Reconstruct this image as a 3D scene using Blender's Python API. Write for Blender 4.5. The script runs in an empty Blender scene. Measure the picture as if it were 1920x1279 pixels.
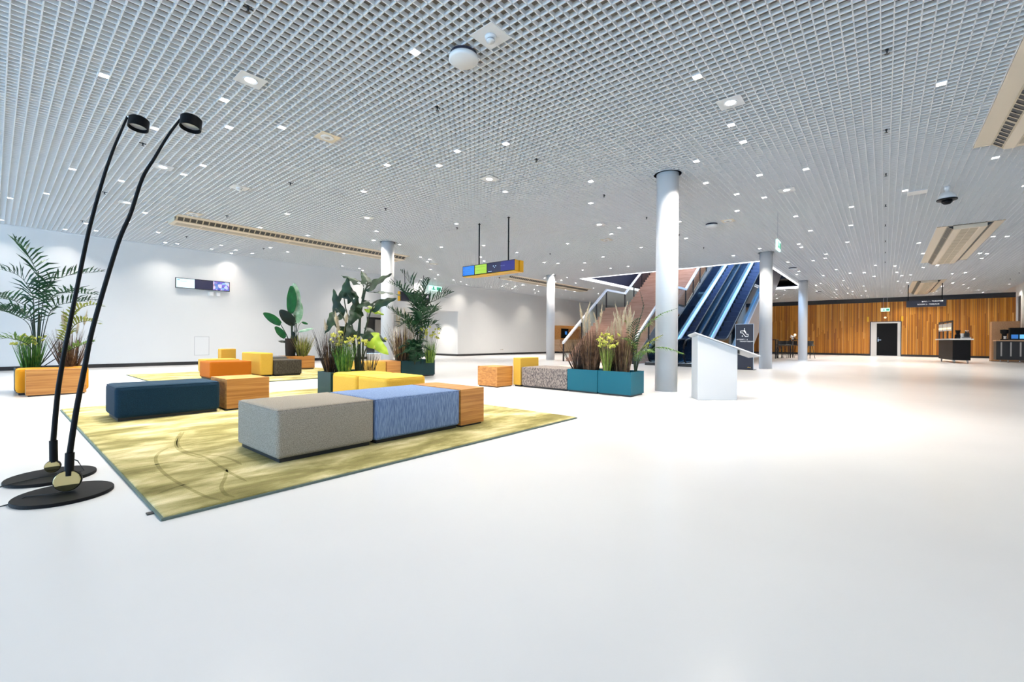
import bpy, bmesh, math, random
from mathutils import Vector, Matrix
random.seed(7)
R = random.Random(11)
sc = bpy.context.scene
COL = sc.collection
PI = math.pi
H = 4.06          # ceiling height
CAMZ = 0.95
FW = Vector((0.7631992, 0.6461582, -0.0025595)); RT = Vector((0.6461587, -0.7631731, 0.0067633)); UP = Vector((-0.0024169, 0.0068156, 0.9999739))
FPX = 824.8
def at(px, py, d):
    """world point seen towards (px,py) of the photograph at depth d"""
    return Vector((0, 0, CAMZ)) + d * (FW + RT * ((px - 960) / FPX) - UP * ((py - 639.5) / FPX))

# ------------------------------------------------------------------ materials
def nodes_of(name):
    m = bpy.data.materials.new(name); m.use_nodes = True
    nt = m.node_tree
    return m, nt, nt.nodes['Principled BSDF']
def mat(name, col, rough=0.5, metal=0.0, emit=None, es=0.0, spec=0.5, noise=0.0, nscale=8.0, bump=0.0, bscale=200.0):
    m, nt, b = nodes_of(name)
    b.inputs['Base Color'].default_value = (*col, 1)
    b.inputs['Roughness'].default_value = rough
    b.inputs['Metallic'].default_value = metal
    b.inputs['Specular IOR Level'].default_value = spec
    if emit:
        b.inputs['Emission Color'].default_value = (*emit, 1); b.inputs['Emission Strength'].default_value = es
    if noise or bump:
        tc = nt.nodes.new('ShaderNodeTexCoord')
    if noise:
        n = nt.nodes.new('ShaderNodeTexNoise'); n.inputs['Scale'].default_value = nscale; n.inputs['Detail'].default_value = 4
        nt.links.new(tc.outputs['Object'], n.inputs['Vector'])
        mx = nt.nodes.new('ShaderNodeMix'); mx.data_type = 'RGBA'
        mx.inputs[6].default_value = (*[c * (1 - noise) for c in col], 1); mx.inputs[7].default_value = (*[min(1, c * (1 + noise)) for c in col], 1)
        nt.links.new(n.outputs['Fac'], mx.inputs[0]); nt.links.new(mx.outputs[2], b.inputs['Base Color'])
    if bump:
        n2 = nt.nodes.new('ShaderNodeTexNoise'); n2.inputs['Scale'].default_value = bscale
        nt.links.new(tc.outputs['Object'], n2.inputs['Vector'])
        bp = nt.nodes.new('ShaderNodeBump'); bp.inputs['Strength'].default_value = bump; bp.inputs['Distance'].default_value = 0.01
        nt.links.new(n2.outputs['Fac'], bp.inputs['Height']); nt.links.new(bp.outputs['Normal'], b.inputs['Normal'])
    return m
def ramp(nt, stops):
    r = nt.nodes.new('ShaderNodeValToRGB')
    e = r.color_ramp.elements
    e[0].position, e[0].color = stops[0][0], (*stops[0][1], 1)
    e[1].position, e[1].color = stops[1][0], (*stops[1][1], 1)
    for p, c in stops[2:]:
        x = e.new(p); x.color = (*c, 1)
    return r
def fabric(name, c1, c2, sx=220, sy=220, sz=220, rough=0.95, contrast=(0.35, 0.65)):
    """woven cloth: stretched noise threads mixed between two yarn colours"""
    m, nt, b = nodes_of(name)
    tc = nt.nodes.new('ShaderNodeTexCoord'); mp = nt.nodes.new('ShaderNodeMapping')
    mp.inputs['Scale'].default_value = (sx, sy, sz)
    n = nt.nodes.new('ShaderNodeTexNoise'); n.inputs['Scale'].default_value = 1.0; n.inputs['Detail'].default_value = 3
    nt.links.new(tc.outputs['Object'], mp.inputs['Vector']); nt.links.new(mp.outputs['Vector'], n.inputs['Vector'])
    r = ramp(nt, [(contrast[0], c1), (contrast[1], c2)])
    nt.links.new(n.outputs['Fac'], r.inputs['Fac']); nt.links.new(r.outputs['Color'], b.inputs['Base Color'])
    bp = nt.nodes.new('ShaderNodeBump'); bp.inputs['Strength'].default_value = 0.25; bp.inputs['Distance'].default_value = 0.004
    nt.links.new(n.outputs['Fac'], bp.inputs['Height']); nt.links.new(bp.outputs['Normal'], b.inputs['Normal'])
    b.inputs['Roughness'].default_value = rough; b.inputs['Specular IOR Level'].default_value = 0.2
    b.inputs['Sheen Weight'].default_value = 0.04
    return m
def wood(name, c1, c2, c3, stretch=(1.5, 14, 40), rough=0.45, axis=None):
    m, nt, b = nodes_of(name)
    tc = nt.nodes.new('ShaderNodeTexCoord'); mp = nt.nodes.new('ShaderNodeMapping'); mp.inputs['Scale'].default_value = stretch
    n = nt.nodes.new('ShaderNodeTexNoise'); n.inputs['Scale'].default_value = 1.0; n.inputs['Detail'].default_value = 6; n.inputs['Distortion'].default_value = 0.4
    nt.links.new(tc.outputs['Object'], mp.inputs['Vector']); nt.links.new(mp.outputs['Vector'], n.inputs['Vector'])
    r = ramp(nt, [(0.3, c1), (0.52, c2), (0.72, c3)])
    nt.links.new(n.outputs['Fac'], r.inputs['Fac']); nt.links.new(r.outputs['Color'], b.inputs['Base Color'])
    b.inputs['Roughness'].default_value = rough
    return m
def glass(name, tint=(0.8, 0.92, 0.9), t=0.85):
    m = bpy.data.materials.new(name); m.use_nodes = True; nt = m.node_tree; nt.nodes.clear()
    o = nt.nodes.new('ShaderNodeOutputMaterial'); mx = nt.nodes.new('ShaderNodeMixShader')
    tr = nt.nodes.new('ShaderNodeBsdfTransparent'); tr.inputs['Color'].default_value = (*tint, 1)
    gl = nt.nodes.new('ShaderNodeBsdfGlossy'); gl.inputs['Roughness'].default_value = 0.03
    fr = nt.nodes.new('ShaderNodeFresnel'); fr.inputs['IOR'].default_value = 1.5
    mt = nt.nodes.new('ShaderNodeMath'); mt.operation = 'MULTIPLY_ADD'; mt.inputs[1].default_value = 0.9; mt.inputs[2].default_value = 0.03
    nt.links.new(fr.outputs[0], mt.inputs[0]); nt.links.new(mt.outputs[0], mx.inputs[0])
    nt.links.new(tr.outputs[0], mx.inputs[1]); nt.links.new(gl.outputs[0], mx.inputs[2]); nt.links.new(mx.outputs[0], o.inputs[0])
    return m
def leafmat(name, c1, c2, rough=0.4, trans=0.25, nscale=6):
    m, nt, b = nodes_of(name)
    tc = nt.nodes.new('ShaderNodeTexCoord')
    n = nt.nodes.new('ShaderNodeTexNoise'); n.inputs['Scale'].default_value = nscale
    nt.links.new(tc.outputs['Object'], n.inputs['Vector'])
    r = ramp(nt, [(0.35, c1), (0.65, c2)]); nt.links.new(n.outputs['Fac'], r.inputs['Fac'])
    nt.links.new(r.outputs['Color'], b.inputs['Base Color'])
    b.inputs['Roughness'].default_value = rough; b.inputs['Specular IOR Level'].default_value = 0.22
    tl = nt.nodes.new('ShaderNodeBsdfTranslucent'); nt.links.new(r.outputs['Color'], tl.inputs['Color'])
    mx = nt.nodes.new('ShaderNodeMixShader'); mx.inputs[0].default_value = trans
    out = nt.nodes['Material Output']
    nt.links.new(b.outputs[0], mx.inputs[1]); nt.links.new(tl.outputs[0], mx.inputs[2]); nt.links.new(mx.outputs[0], out.inputs[0])
    return m
def lit(name, col, s):
    return mat(name, (0.02, 0.02, 0.02), 0.4, emit=col, es=s)

M = {}
def floor_mat():
    m, nt, b = nodes_of('epoxy_floor')
    tc = nt.nodes.new('ShaderNodeTexCoord')
    n = nt.nodes.new('ShaderNodeTexNoise'); n.inputs['Scale'].default_value = 0.8; n.inputs['Detail'].default_value = 5
    nt.links.new(tc.outputs['Object'], n.inputs['Vector'])
    r = ramp(nt, [(0.3, (0.755, 0.755, 0.76)), (0.7, (0.79, 0.79, 0.792))]); nt.links.new(n.outputs['Fac'], r.inputs['Fac'])
    nt.links.new(r.outputs['Color'], b.inputs['Base Color'])
    b.inputs['Roughness'].default_value = 0.19
    return m
M['floor'] = floor_mat()
M['wall'] = mat('white_plaster', (0.80, 0.795, 0.785), 0.75, noise=0.015, nscale=1.5)
M['black'] = mat('matt_black', (0.012, 0.012, 0.014), 0.5)
M['satin_black'] = mat('satin_black', (0.004, 0.004, 0.005), 0.5, spec=.14)
M['palegrey'] = mat('pale_grey_gap', (0.52, 0.52, 0.53), 0.7)
M['deckpaint'] = mat('pale_blue_grey_deck', (0.66, 0.74, 0.86), 0.35)
M['navyblack'] = mat('navy_black', (0.012, 0.013, 0.03), 0.45)
M['grid'] = mat('ceiling_grid_white', (0.95, 0.94, 0.93), 0.5)
M['plenum'] = mat('plenum_grey', (0.15, 0.138, 0.12), 0.9)
M['white'] = mat('white_paint', (0.80, 0.80, 0.80), 0.35)
M['column'] = mat('white_column_paint', (0.80, 0.80, 0.81), 0.3)
M['cream'] = mat('cream_metal', (0.74, 0.64, 0.50), 0.45)
M['creamgrille'] = mat('cream_grille', (0.40, 0.34, 0.25), 0.6)
M['lamp'] = mat('downlight_glow', (0.9, 0.9, 0.9), 0.4, emit=(1, 0.97, 0.93), es=9.0)
M['led'] = mat('led_edge_glow', (0.9, 0.9, 0.9), 0.4, emit=(0.95, 0.95, 1.0), es=1.6)
M['ledblue'] = mat('blue_led_glow', (0.2, 0.4, 0.8), 0.4, emit=(0.12, 0.45, 1.0), es=2.2)
M['navy'] = mat('dark_navy_paint', (0.006, 0.008, 0.03), 0.6)
M['oak'] = wood('oak_veneer', (0.34, 0.13, 0.028), (0.50, 0.22, 0.052), (0.60, 0.30, 0.085))
M['oaktop'] = M['oak']
M['stairwood'] = wood('stair_wood', (0.42, 0.24, 0.17), (0.52, 0.31, 0.23), (0.58, 0.37, 0.28), stretch=(20, 1.2, 20))
M['chip'] = wood('chipboard', (0.36, 0.19, 0.08), (0.45, 0.25, 0.12), (0.52, 0.30, 0.16), stretch=(30, 30, 30))
M['counterwood'] = wood('peach_wood', (0.55, 0.33, 0.18), (0.63, 0.40, 0.24), (0.70, 0.47, 0.30), stretch=(1, 1, 9))
M['taupe'] = fabric('taupe_weave', (0.21, 0.185, 0.155), (0.37, 0.335, 0.285), 160, 160, 160)
M['blue'] = fabric('blue_weave', (0.085, 0.14, 0.28), (0.22, 0.31, 0.50), 190, 190, 14)
M['petrol'] = fabric('navy_weave', (0.003, 0.016, 0.034), (0.008, 0.034, 0.064), 260, 260, 260)
M['orange'] = fabric('orange_felt', (0.33, 0.088, 0.004), (0.43, 0.125, 0.006), 180, 180, 180)
M['amber'] = fabric('amber_felt', (0.68, 0.27, 0.012), (0.78, 0.34, 0.02), 180, 180, 180)
M['yellow'] = fabric('yellow_felt', (0.57, 0.345, 0.045), (0.66, 0.42, 0.065), 200, 200, 200)
M['mustard'] = fabric('mustard_felt', (0.52, 0.31, 0.05), (0.62, 0.39, 0.07), 200, 200, 200)
M['charcoal'] = fabric('charcoal_weave', (0.03, 0.026, 0.02), (0.085, 0.075, 0.06), 150, 150, 30)
M['tweed'] = fabric('grey_tweed', (0.05, 0.045, 0.05), (0.33, 0.28, 0.25), 75, 75, 26, contrast=(0.38, 0.62))
M['beige'] = fabric('beige_felt', (0.50, 0.42, 0.33), (0.60, 0.51, 0.41), 200, 200, 200)
M['greyfelt'] = fabric('slate_felt', (0.10, 0.105, 0.12), (0.15, 0.155, 0.17), 200, 200, 200)
M['teal'] = mat('teal_lacquer', (0.0, 0.085, 0.13), 0.5, spec=.25)
M['darkteal'] = mat('dark_teal_lacquer', (0.004, 0.036, 0.044), 0.5, spec=.3)
M['soil'] = mat('potting_soil', (0.02, 0.014, 0.01), 0.95, noise=0.4, nscale=40)
M['steel'] = mat('brushed_steel', (0.62, 0.63, 0.65), 0.28, metal=1.0)
M['chrome'] = mat('polished_bronze_mirror', (0.55, 0.45, 0.22), 0.04, metal=1.0)
M['alu'] = mat('pale_aluminium', (0.72, 0.74, 0.78), 0.35, metal=0.6)
M['clad'] = mat('grey_metal_cladding', (0.42, 0.39, 0.37), 0.4, metal=0.3)
M['step'] = mat('escalator_step_grey', (0.05, 0.075, 0.16), 0.55)
M['stepedge'] = mat('step_edge', (0.22, 0.30, 0.45), 0.5)
M['glass'] = glass('clear_glass')
M['blueglass'] = glass('blue_tinted_glass', (0.50, 0.74, 0.86))
M['signyellow'] = mat('sign_yellow', (0.80, 0.42, 0.01), 0.4)
M['yellowblade'] = mat('blade_yellow', (0.85, 0.55, 0.02), 0.4)
M['text'] = mat('white_lettering', (0.8, 0.8, 0.8), 0.5, emit=(1, 1, 1), es=0.5)
M['exit'] = lit('exit_sign_glow', (0.55, 1.0, 0.85), 1.3)
M['exitg'] = lit('exit_sign_green', (0.02, 0.45, 0.25), 0.7)
M['blueled'] = lit('screen_blue', (0.004, 0.22, 1.0), 0.95)
M['greenled'] = lit('screen_lime', (0.36, 0.64, 0.045), 0.9)
M['navyled'] = lit('screen_navy', (0.003, 0.006, 0.07), 0.7)
M['indigoled'] = lit('screen_indigo', (0.006, 0.008, 0.20), 0.9)
M['darkline'] = lit('screen_dark_line', (0.0, 0.05, 0.3), 0.5)
M['paleline'] = lit('screen_pale_line', (0.25, 0.35, 0.75), 0.6)
M['smile'] = lit('screen_white_dot', (0.5, 0.75, 1.0), 0.9)
M['skyled'] = lit('screen_pale_sky', (0.62, 0.88, 1.0), 1.15)
M['limeline'] = lit('screen_green_line', (0.16, 0.36, 0.03), 0.8)
M['cerlean'] = lit('screen_azure', (0.15, 0.5, 1.0), 1.0)
M['paper'] = mat('white_ceramic', (0.8, 0.79, 0.77), 0.35)
M['warm'] = mat('warm_paper_glow', (0.9, 0.75, 0.5), 0.5, emit=(1, 0.72, 0.4), es=1.0)
M['bluebox'] = mat('blue_machine_panel', (0.03, 0.16, 0.5), 0.3, emit=(0.05, 0.3, 0.9), es=0.3)
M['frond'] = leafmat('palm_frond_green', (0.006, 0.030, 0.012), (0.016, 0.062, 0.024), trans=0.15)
M['frondlight'] = leafmat('light_palm_green', (0.06, 0.14, 0.03), (0.14, 0.24, 0.05), trans=0.3)
M['frondyellow'] = leafmat('yellow_green_frond', (0.16, 0.19, 0.03), (0.28, 0.30, 0.06), trans=0.3)
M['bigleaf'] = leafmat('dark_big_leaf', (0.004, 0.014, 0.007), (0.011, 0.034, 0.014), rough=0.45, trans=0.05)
M['limeleaf'] = leafmat('lime_leaf', (0.22, 0.34, 0.02), (0.34, 0.46, 0.04), rough=0.4)
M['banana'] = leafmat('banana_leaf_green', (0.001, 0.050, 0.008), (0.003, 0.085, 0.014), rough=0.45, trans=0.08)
M['bananapale'] = leafmat('pale_banana_leaf', (0.10, 0.22, 0.14), (0.30, 0.42, 0.34), rough=0.4, trans=0.15)
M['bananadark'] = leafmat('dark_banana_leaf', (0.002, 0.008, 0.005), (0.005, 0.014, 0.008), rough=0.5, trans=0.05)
M['stem'] = leafmat('dark_stem', (0.016, 0.026, 0.012), (0.03, 0.04, 0.02), trans=0.0)
M['greengrass'] = leafmat('green_grass', (0.035, 0.13, 0.03), (0.13, 0.27, 0.05), trans=0.25, nscale=14)
M['limegrass'] = leafmat('lime_grass', (0.26, 0.40, 0.05), (0.42, 0.55, 0.12), trans=0.3, nscale=14)
M['browngrass'] = leafmat('brown_reed', (0.045, 0.024, 0.014), (0.15, 0.085, 0.05), trans=0.15, nscale=14)
M['darkgrass'] = leafmat('dark_reed', (0.012, 0.009, 0.008), (0.035, 0.024, 0.02), trans=0.1, nscale=14)
M['wheat'] = leafmat('wheat_blade', (0.42, 0.33, 0.12), (0.60, 0.48, 0.24), trans=0.3, nscale=14)
M['plume'] = leafmat('pampas_plume', (0.62, 0.53, 0.38), (0.78, 0.70, 0.55), trans=0.3, rough=0.9)
M['bloom'] = leafmat('yellow_green_bloom', (0.44, 0.46, 0.06), (0.66, 0.64, 0.16), trans=0.2, rough=0.7)

def rug_mat(name='olive_rug', shift=0.0):
    m, nt, b = nodes_of(name)
    tc = nt.nodes.new('ShaderNodeTexCoord'); mp = nt.nodes.new('ShaderNodeMapping'); mp.inputs['Scale'].default_value = (1.1, 2.3, 1)
    nt.links.new(tc.outputs['Object'], mp.inputs['Vector'])
    n = nt.nodes.new('ShaderNodeTexNoise'); n.inputs['Scale'].default_value = 1.35; n.inputs['Detail'].default_value = 7; n.inputs['Roughness'].default_value = 0.62; n.inputs['Distortion'].default_value = 0.25
    nt.links.new(mp.outputs['Vector'], n.inputs['Vector'])
    sh_ = nt.nodes.new('ShaderNodeMath'); sh_.operation = 'SUBTRACT'; sh_.inputs[1].default_value = shift; nt.links.new(n.outputs['Fac'], sh_.inputs[0]); fac = sh_.outputs[0]
    r = ramp(nt, [(0.30, (0.17, 0.148, 0.045)), (0.44, (0.30, 0.262, 0.095)), (0.55, (0.52, 0.455, 0.215)), (0.68, (0.80, 0.72, 0.44))])
    nt.links.new(fac, r.inputs['Fac']); nt.links.new(r.outputs['Color'], b.inputs['Base Color'])
    n2 = nt.nodes.new('ShaderNodeTexNoise'); n2.inputs['Scale'].default_value = 140; nt.links.new(tc.outputs['Object'], n2.inputs['Vector'])
    bp = nt.nodes.new('ShaderNodeBump'); bp.inputs['Strength'].default_value = 0.6; bp.inputs['Distance'].default_value = 0.02
    nt.links.new(n2.outputs['Fac'], bp.inputs['Height']); nt.links.new(bp.outputs['Normal'], b.inputs['Normal'])
    b.inputs['Roughness'].default_value = 0.95; b.inputs['Sheen Weight'].default_value = 0.05; b.inputs['Specular IOR Level'].default_value = 0.1
    return m
M['rug'] = rug_mat(); M['rugmark'] = rug_mat('pressed_rug_pile', 0.085)
M['binding'] = mat('rug_binding', (0.10, 0.14, 0.12), 0.8)

def batten_mat():
    m, nt, b = nodes_of('oiled_batten')
    g = nt.nodes.new('ShaderNodeNewGeometry')
    tc = nt.nodes.new('ShaderNodeTexCoord'); mp = nt.nodes.new('ShaderNodeMapping'); mp.inputs['Scale'].default_value = (20, 20, 0.9)
    nt.links.new(tc.outputs['Object'], mp.inputs['Vector'])
    n = nt.nodes.new('ShaderNodeTexNoise'); n.inputs['Scale'].default_value = 1; n.inputs['Detail'].default_value = 4
    nt.links.new(mp.outputs['Vector'], n.inputs['Vector'])
    a = nt.nodes.new('ShaderNodeMath'); a.operation = 'MULTIPLY_ADD'; a.inputs[1].default_value = 0.35
    nt.links.new(n.outputs['Fac'], a.inputs[0])
    s = nt.nodes.new('ShaderNodeMath'); s.operation = 'MULTIPLY'; s.inputs[1].default_value = 0.72
    nt.links.new(g.outputs['Random Per Island'], s.inputs[0]); nt.links.new(s.outputs[0], a.inputs[2])
    r = ramp(nt, [(0.1, (0.26, 0.075, 0.004)), (0.45, (0.48, 0.17, 0.010)), (0.75, (0.66, 0.28, 0.028)), (0.95, (0.85, 0.47, 0.11))])
    nt.links.new(a.outputs[0], r.inputs['Fac']); nt.links.new(r.outputs['Color'], b.inputs['Base Color'])
    b.inputs['Roughness'].default_value = 0.5
    return m
M['batten'] = batten_mat()

# ------------------------------------------------------------------ mesh helpers
class MB:
    def __init__(self): self.v = []; self.f = []
    def box(self, x0, x1, y0, y1, z0, z1):
        b = len(self.v)
        self.v += [(x0, y0, z0), (x1, y0, z0), (x1, y1, z0), (x0, y1, z0), (x0, y0, z1), (x1, y0, z1), (x1, y1, z1), (x0, y1, z1)]
        self.f += [tuple(b + i for i in q) for q in ((0, 3, 2, 1), (4, 5, 6, 7), (0, 1, 5, 4), (1, 2, 6, 5), (2, 3, 7, 6), (3, 0, 4, 7))]
        return self
    def quad(self, a, b, c, d):
        n = len(self.v); self.v += [tuple(a), tuple(b), tuple(c), tuple(d)]; self.f.append((n, n + 1, n + 2, n + 3)); return self
    def tri(self, a, b, c):
        n = len(self.v); self.v += [tuple(a), tuple(b), tuple(c)]; self.f.append((n, n + 1, n + 2)); return self
    def prism(self, pts, y0, y1):
        """polygon pts in (x,z) pushed from y0 to y1"""
        b = len(self.v); n = len(pts)
        self.v += [(x, y0, z) for x, z in pts] + [(x, y1, z) for x, z in pts]
        self.f += [tuple(b + i for i in range(n)), tuple(b + n + i for i in reversed(range(n)))]
        self.f += [(b + i, b + n + i, b + n + (i + 1) % n, b + (i + 1) % n) for i in range(n)]
        return self
    def prism_x(self, pts, x0, x1):
        """polygon pts in (y,z) pushed from x0 to x1"""
        b = len(self.v); n = len(pts)
        self.v += [(x0, y, z) for y, z in pts] + [(x1, y, z) for y, z in pts]
        self.f += [tuple(b + i for i in range(n)), tuple(b + n + i for i in reversed(range(n)))]
        self.f += [(b + i, b + (i + 1) % n, b + n + (i + 1) % n, b + n + i) for i in range(n)]
        return self
    def lathe(self, prof, cx=0, cy=0, cz=0, n=24, axis='z'):
        """profile [(r,z)] spun about an axis"""
        b = len(self.v)
        for r, z in prof:
            for k in range(n):
                a = 2 * PI * k / n; x, y = r * math.cos(a), r * math.sin(a)
                p = (x, y, z) if axis == 'z' else ((z, x, y) if axis == 'x' else (x, z, y))
                self.v.append((cx + p[0], cy + p[1], cz + p[2]))
        for i in range(len(prof) - 1):
            for k in range(n):
                q = (b + i * n + k, b + i * n + (k + 1) % n, b + (i + 1) * n + (k + 1) % n, b + (i + 1) * n + k)
                self.f.append(q)
        if prof[0][0] > 1e-5: self.f.append(tuple(b + k for k in reversed(range(n))))
        if prof[-1][0] > 1e-5: self.f.append(tuple(b + (len(prof) - 1) * n + k for k in range(n)))
        return self
    def tube(self, pts, rad, n=8):
        pts = [Vector(p) for p in pts]; b = len(self.v); m = len(pts)
        rads = rad if isinstance(rad, (list, tuple)) else [rad] * m
        up = Vector((0, 0, 1))
        for i, p in enumerate(pts):
            t = (pts[min(i + 1, m - 1)] - pts[max(i - 1, 0)]).normalized()
            s = t.cross(up)
            if s.length < 1e-3: s = t.cross(Vector((1, 0, 0)))
            s.normalize(); u = s.cross(t)
            for k in range(n):
                a = 2 * PI * k / n
                self.v.append(tuple(p + (s * math.cos(a) + u * math.sin(a)) * rads[i]))
        for i in range(m - 1):
            for k in range(n):
                self.f.append((b + i * n + k, b + i * n + (k + 1) % n, b + (i + 1) * n + (k + 1) % n, b + (i + 1) * n + k))
        self.f.append(tuple(b + k for k in reversed(range(n)))); self.f.append(tuple(b + (m - 1) * n + k for k in range(n)))
        return self
    def mesh(self, name, bevel=0, seg=2, smooth=False, fix=True):
        me = bpy.data.meshes.new(name); me.from_pydata(self.v, [], self.f)
        if bevel or fix:
            bm = bmesh.new(); bm.from_mesh(me)
            if bevel:
                bmesh.ops.remove_doubles(bm, verts=bm.verts, dist=1e-5)
                bmesh.ops.bevel(bm, geom=bm.edges[:], offset=bevel, segments=seg, affect='EDGES', profile=0.5)
            if fix: bmesh.ops.recalc_face_normals(bm, faces=bm.faces)
            bm.to_mesh(me); bm.free()
        if smooth:
            for p in me.polygons: p.use_smooth = True
        return me
    def obj(self, name, m, parent=None, bevel=0, seg=2, smooth=False, fix=True, loc=None):
        me = self.mesh(name, bevel, seg, smooth, fix)
        me.materials.append(M[m] if isinstance(m, str) else m)
        o = bpy.data.objects.new(name, me); COL.objects.link(o)
        if parent is not None: o.parent = parent
        if loc is not None: o.location = loc
        return o
def thing(name, label, cat, loc=(0, 0, 0), rotz=0.0, group=None):
    o = bpy.data.objects.new(name, None); COL.objects.link(o)
    o.empty_display_size = 0.1
    o.location = loc; o.rotation_euler = (0, 0, rotz)
    o['label'] = label; o['category'] = cat
    if group: o['group'] = group
    return o
def tag(o, label, cat, group=None):
    o['label'] = label; o['category'] = cat
    if group: o['group'] = group
    return o
def struct(o): o['kind'] = 'structure'; return o
def copy_tree(o, parent=None):
    c = o.copy(); COL.objects.link(c)
    if parent is not None: c.parent = parent
    for ch in list(o.children): copy_tree(ch, c)
    return c
def bx(*a): return MB().box(*a)
def text(body, size, m, parent, loc, xdir, name='lettering', align='LEFT', depth=0.004, zdir=(0, 0, 1)):
    cu = bpy.data.curves.new(name, 'FONT'); cu.body = body; cu.size = size; cu.extrude = depth; cu.align_x = align; cu.resolution_u = 2
    t = bpy.data.objects.new(name, cu); COL.objects.link(t)
    dg = bpy.context.evaluated_depsgraph_get(); me = bpy.data.meshes.new_from_object(t.evaluated_get(dg))
    bpy.data.objects.remove(t, do_unlink=True)
    o = bpy.data.objects.new(name, me); COL.objects.link(o); me.materials.clear(); me.materials.append(M[m])
    x = Vector(xdir).normalized(); z = Vector(zdir); n = x.cross(z)
    o.matrix_world = Matrix(((x.x, z.x, n.x, loc[0]), (x.y, z.y, n.y, loc[1]), (x.z, z.z, n.z, loc[2]), (0, 0, 0, 1)))
    if parent is not None:
        o.parent = parent
        pm = parent.matrix_basis.copy(); q = parent.parent
        while q is not None: pm = q.matrix_basis @ pm; q = q.parent
        o.matrix_parent_inverse = pm.inverted()
    return o

# ------------------------------------------------------------------ room shell
X0, XW, YL, YR = -11.0, 40.2, 18.63, -5.4
VX0, VX1, VY0, VY1 = 19.2, 29.95, 3.65, 11.65        # stairwell opening in the ceiling
AC = [(3.0, 10.1, -2.31, -1.06), (16.45, 23.4, -2.31, -1.06), (30.15, 37.3, -2.31, -1.06), (3.0, 10.1, 13.59, 14.84), (16.2, 23.5, 13.59, 14.84)]
CUT = AC + [(VX0, VX1, VY0, VY1)]
TOPZ = H + 0.5
fl = MB(); fl.quad((X0, YR, 0), (XW, YR, 0), (XW, YL, 0), (X0, YL, 0)); fl.quad((35.7, -8, 0), (XW, -8, 0), (XW, YR, 0), (35.7, YR, 0)); fl.quad((11.4, YL, 0), (17.2, YL, 0), (17.2, 26, 0), (11.4, 26, 0))
struct(fl.obj('floor', 'floor', fix=False))
def segs(a, b, cuts):
    out = [(a, b)]
    for c0, c1 in cuts:
        nx = []
        for s, e in out:
            if c1 <= s or c0 >= e: nx.append((s, e)); continue
            if s < c0: nx.append((s, c0))
            if e > c1: nx.append((c1, e))
        out = nx
    return out
g = MB(); T = 0.0055; GH = 0.043
k = 0
y = YR + 0.05
while y < YL:
    for s, e in segs(X0, XW, [(c[0], c[1]) for c in CUT if c[2] < y < c[3]]): g.box(s, e, y - T, y + T, H, H + GH)
    y += 0.1
x = X0
while x < XW:
    for s, e in segs(YR, YL, [(c[2], c[3]) for c in CUT if c[0] < x < c[1]]): g.box(x - T, x + T, s, e, H, H + GH)
    x += 0.1
g.box(35.7, XW, -8, YR, H, H + 0.02)
ceil_ = struct(g.obj('ceiling', 'grid', fix=False))
pl = MB()
pl.box(X0, VX0 - 0.1, YR, YL, TOPZ, TOPZ + 0.1); pl.box(VX1 + 0.1, XW, YR, YL, TOPZ, TOPZ + 0.1)
pl.box(VX0 - 0.1, VX1 + 0.1, YR, VY0 - 0.1, TOPZ, TOPZ + 0.1); pl.box(VX0 - 0.1, VX1 + 0.1, VY1 + 0.1, YL, TOPZ, TOPZ + 0.1); pl.box(35.7, XW, -8, YR, TOPZ, TOPZ + .1)
pl.obj('plenum_slab', 'plenum', ceil_, fix=False)
w = MB()
w.box(X0, 11.4, YL, YL + 0.15, 0, TOPZ + .1); w.box(17.2, XW + 0.3, YL, YL + 0.15, 0, TOPZ + .1); w.box(11.4, 17.2, YL, YL + 0.15, 2.55, TOPZ + .1)
struct(w.obj('wall_left', 'wall'))
w = MB()
w.box(11.25, 11.4, YL + .15, 26.2, 0, 2.7); w.box(17.2, 17.35, YL + .15, 26.2, 0, 2.7)
w.box(11.4, 15.75, 26, 26.2, 0, 2.7); w.box(17.1, 17.2, 26, 26.2, 0, 2.7); w.box(15.75, 17.1, 26, 26.2, 2.35, 2.7); w.box(11.4, 17.2, YL + .15, 26.2, 2.56, 2.7)
struct(w.obj('wall_alcove', 'wall'))
w = MB(); w.box(X0, 34.55, YR - .15, YR, 0, TOPZ + .1); w.box(35.5, 35.7, YR - .15, YR, 0, TOPZ + .1); w.box(34.55, 35.5, YR - .15, YR, 3.45, TOPZ + .1); w.box(35.55, 35.7, -8, YR - .15, 0, TOPZ + .1); w.box(35.7, XW, -8.15, -8, 0, TOPZ + .1)
struct(w.obj('wall_right', 'wall'))
w = MB(); w.box(XW + .06, XW + .2, -8, YL, 0, TOPZ + .1)
wf = struct(w.obj('wall_far', 'navyblack'))
DY0, DY1, DZ = -0.86, 0.78, 2.42
b = MB(); y = -7.9; rb = random.Random(3)
while y < YL - .05:
    wd = rb.choice((0.045, 0.055, 0.065, 0.075)); gap = rb.choice((0.008, 0.012, 0.018)); dp = rb.choice((0.02, 0.03, 0.04, 0.05))
    z0 = 0.13
    if y + wd > DY0 and y < DY1: z0 = DZ
    cut = rb.uniform(1.0, 2.9)
    z = z0
    for zz in ([cut] if cut > z0 + .2 else []) + [3.76]:
        b.box(XW + .06 - dp, XW + .06, y, y + wd, z, zz - 0.002); z = zz
    y += wd + gap
b.obj('wood_batten_cladding', 'batten', wf, fix=False)
struct(bx(XW - .01, XW + .06, -8, YL, 3.76, H + .05).obj('trim_1', 'black'))
bb = MB(); bb.box(XW, XW + .06, -8, DY0, 0, .13); bb.box(XW, XW + .06, DY1, YL, 0, .13); struct(bb.obj('baseboard_far', 'black'))
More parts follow.
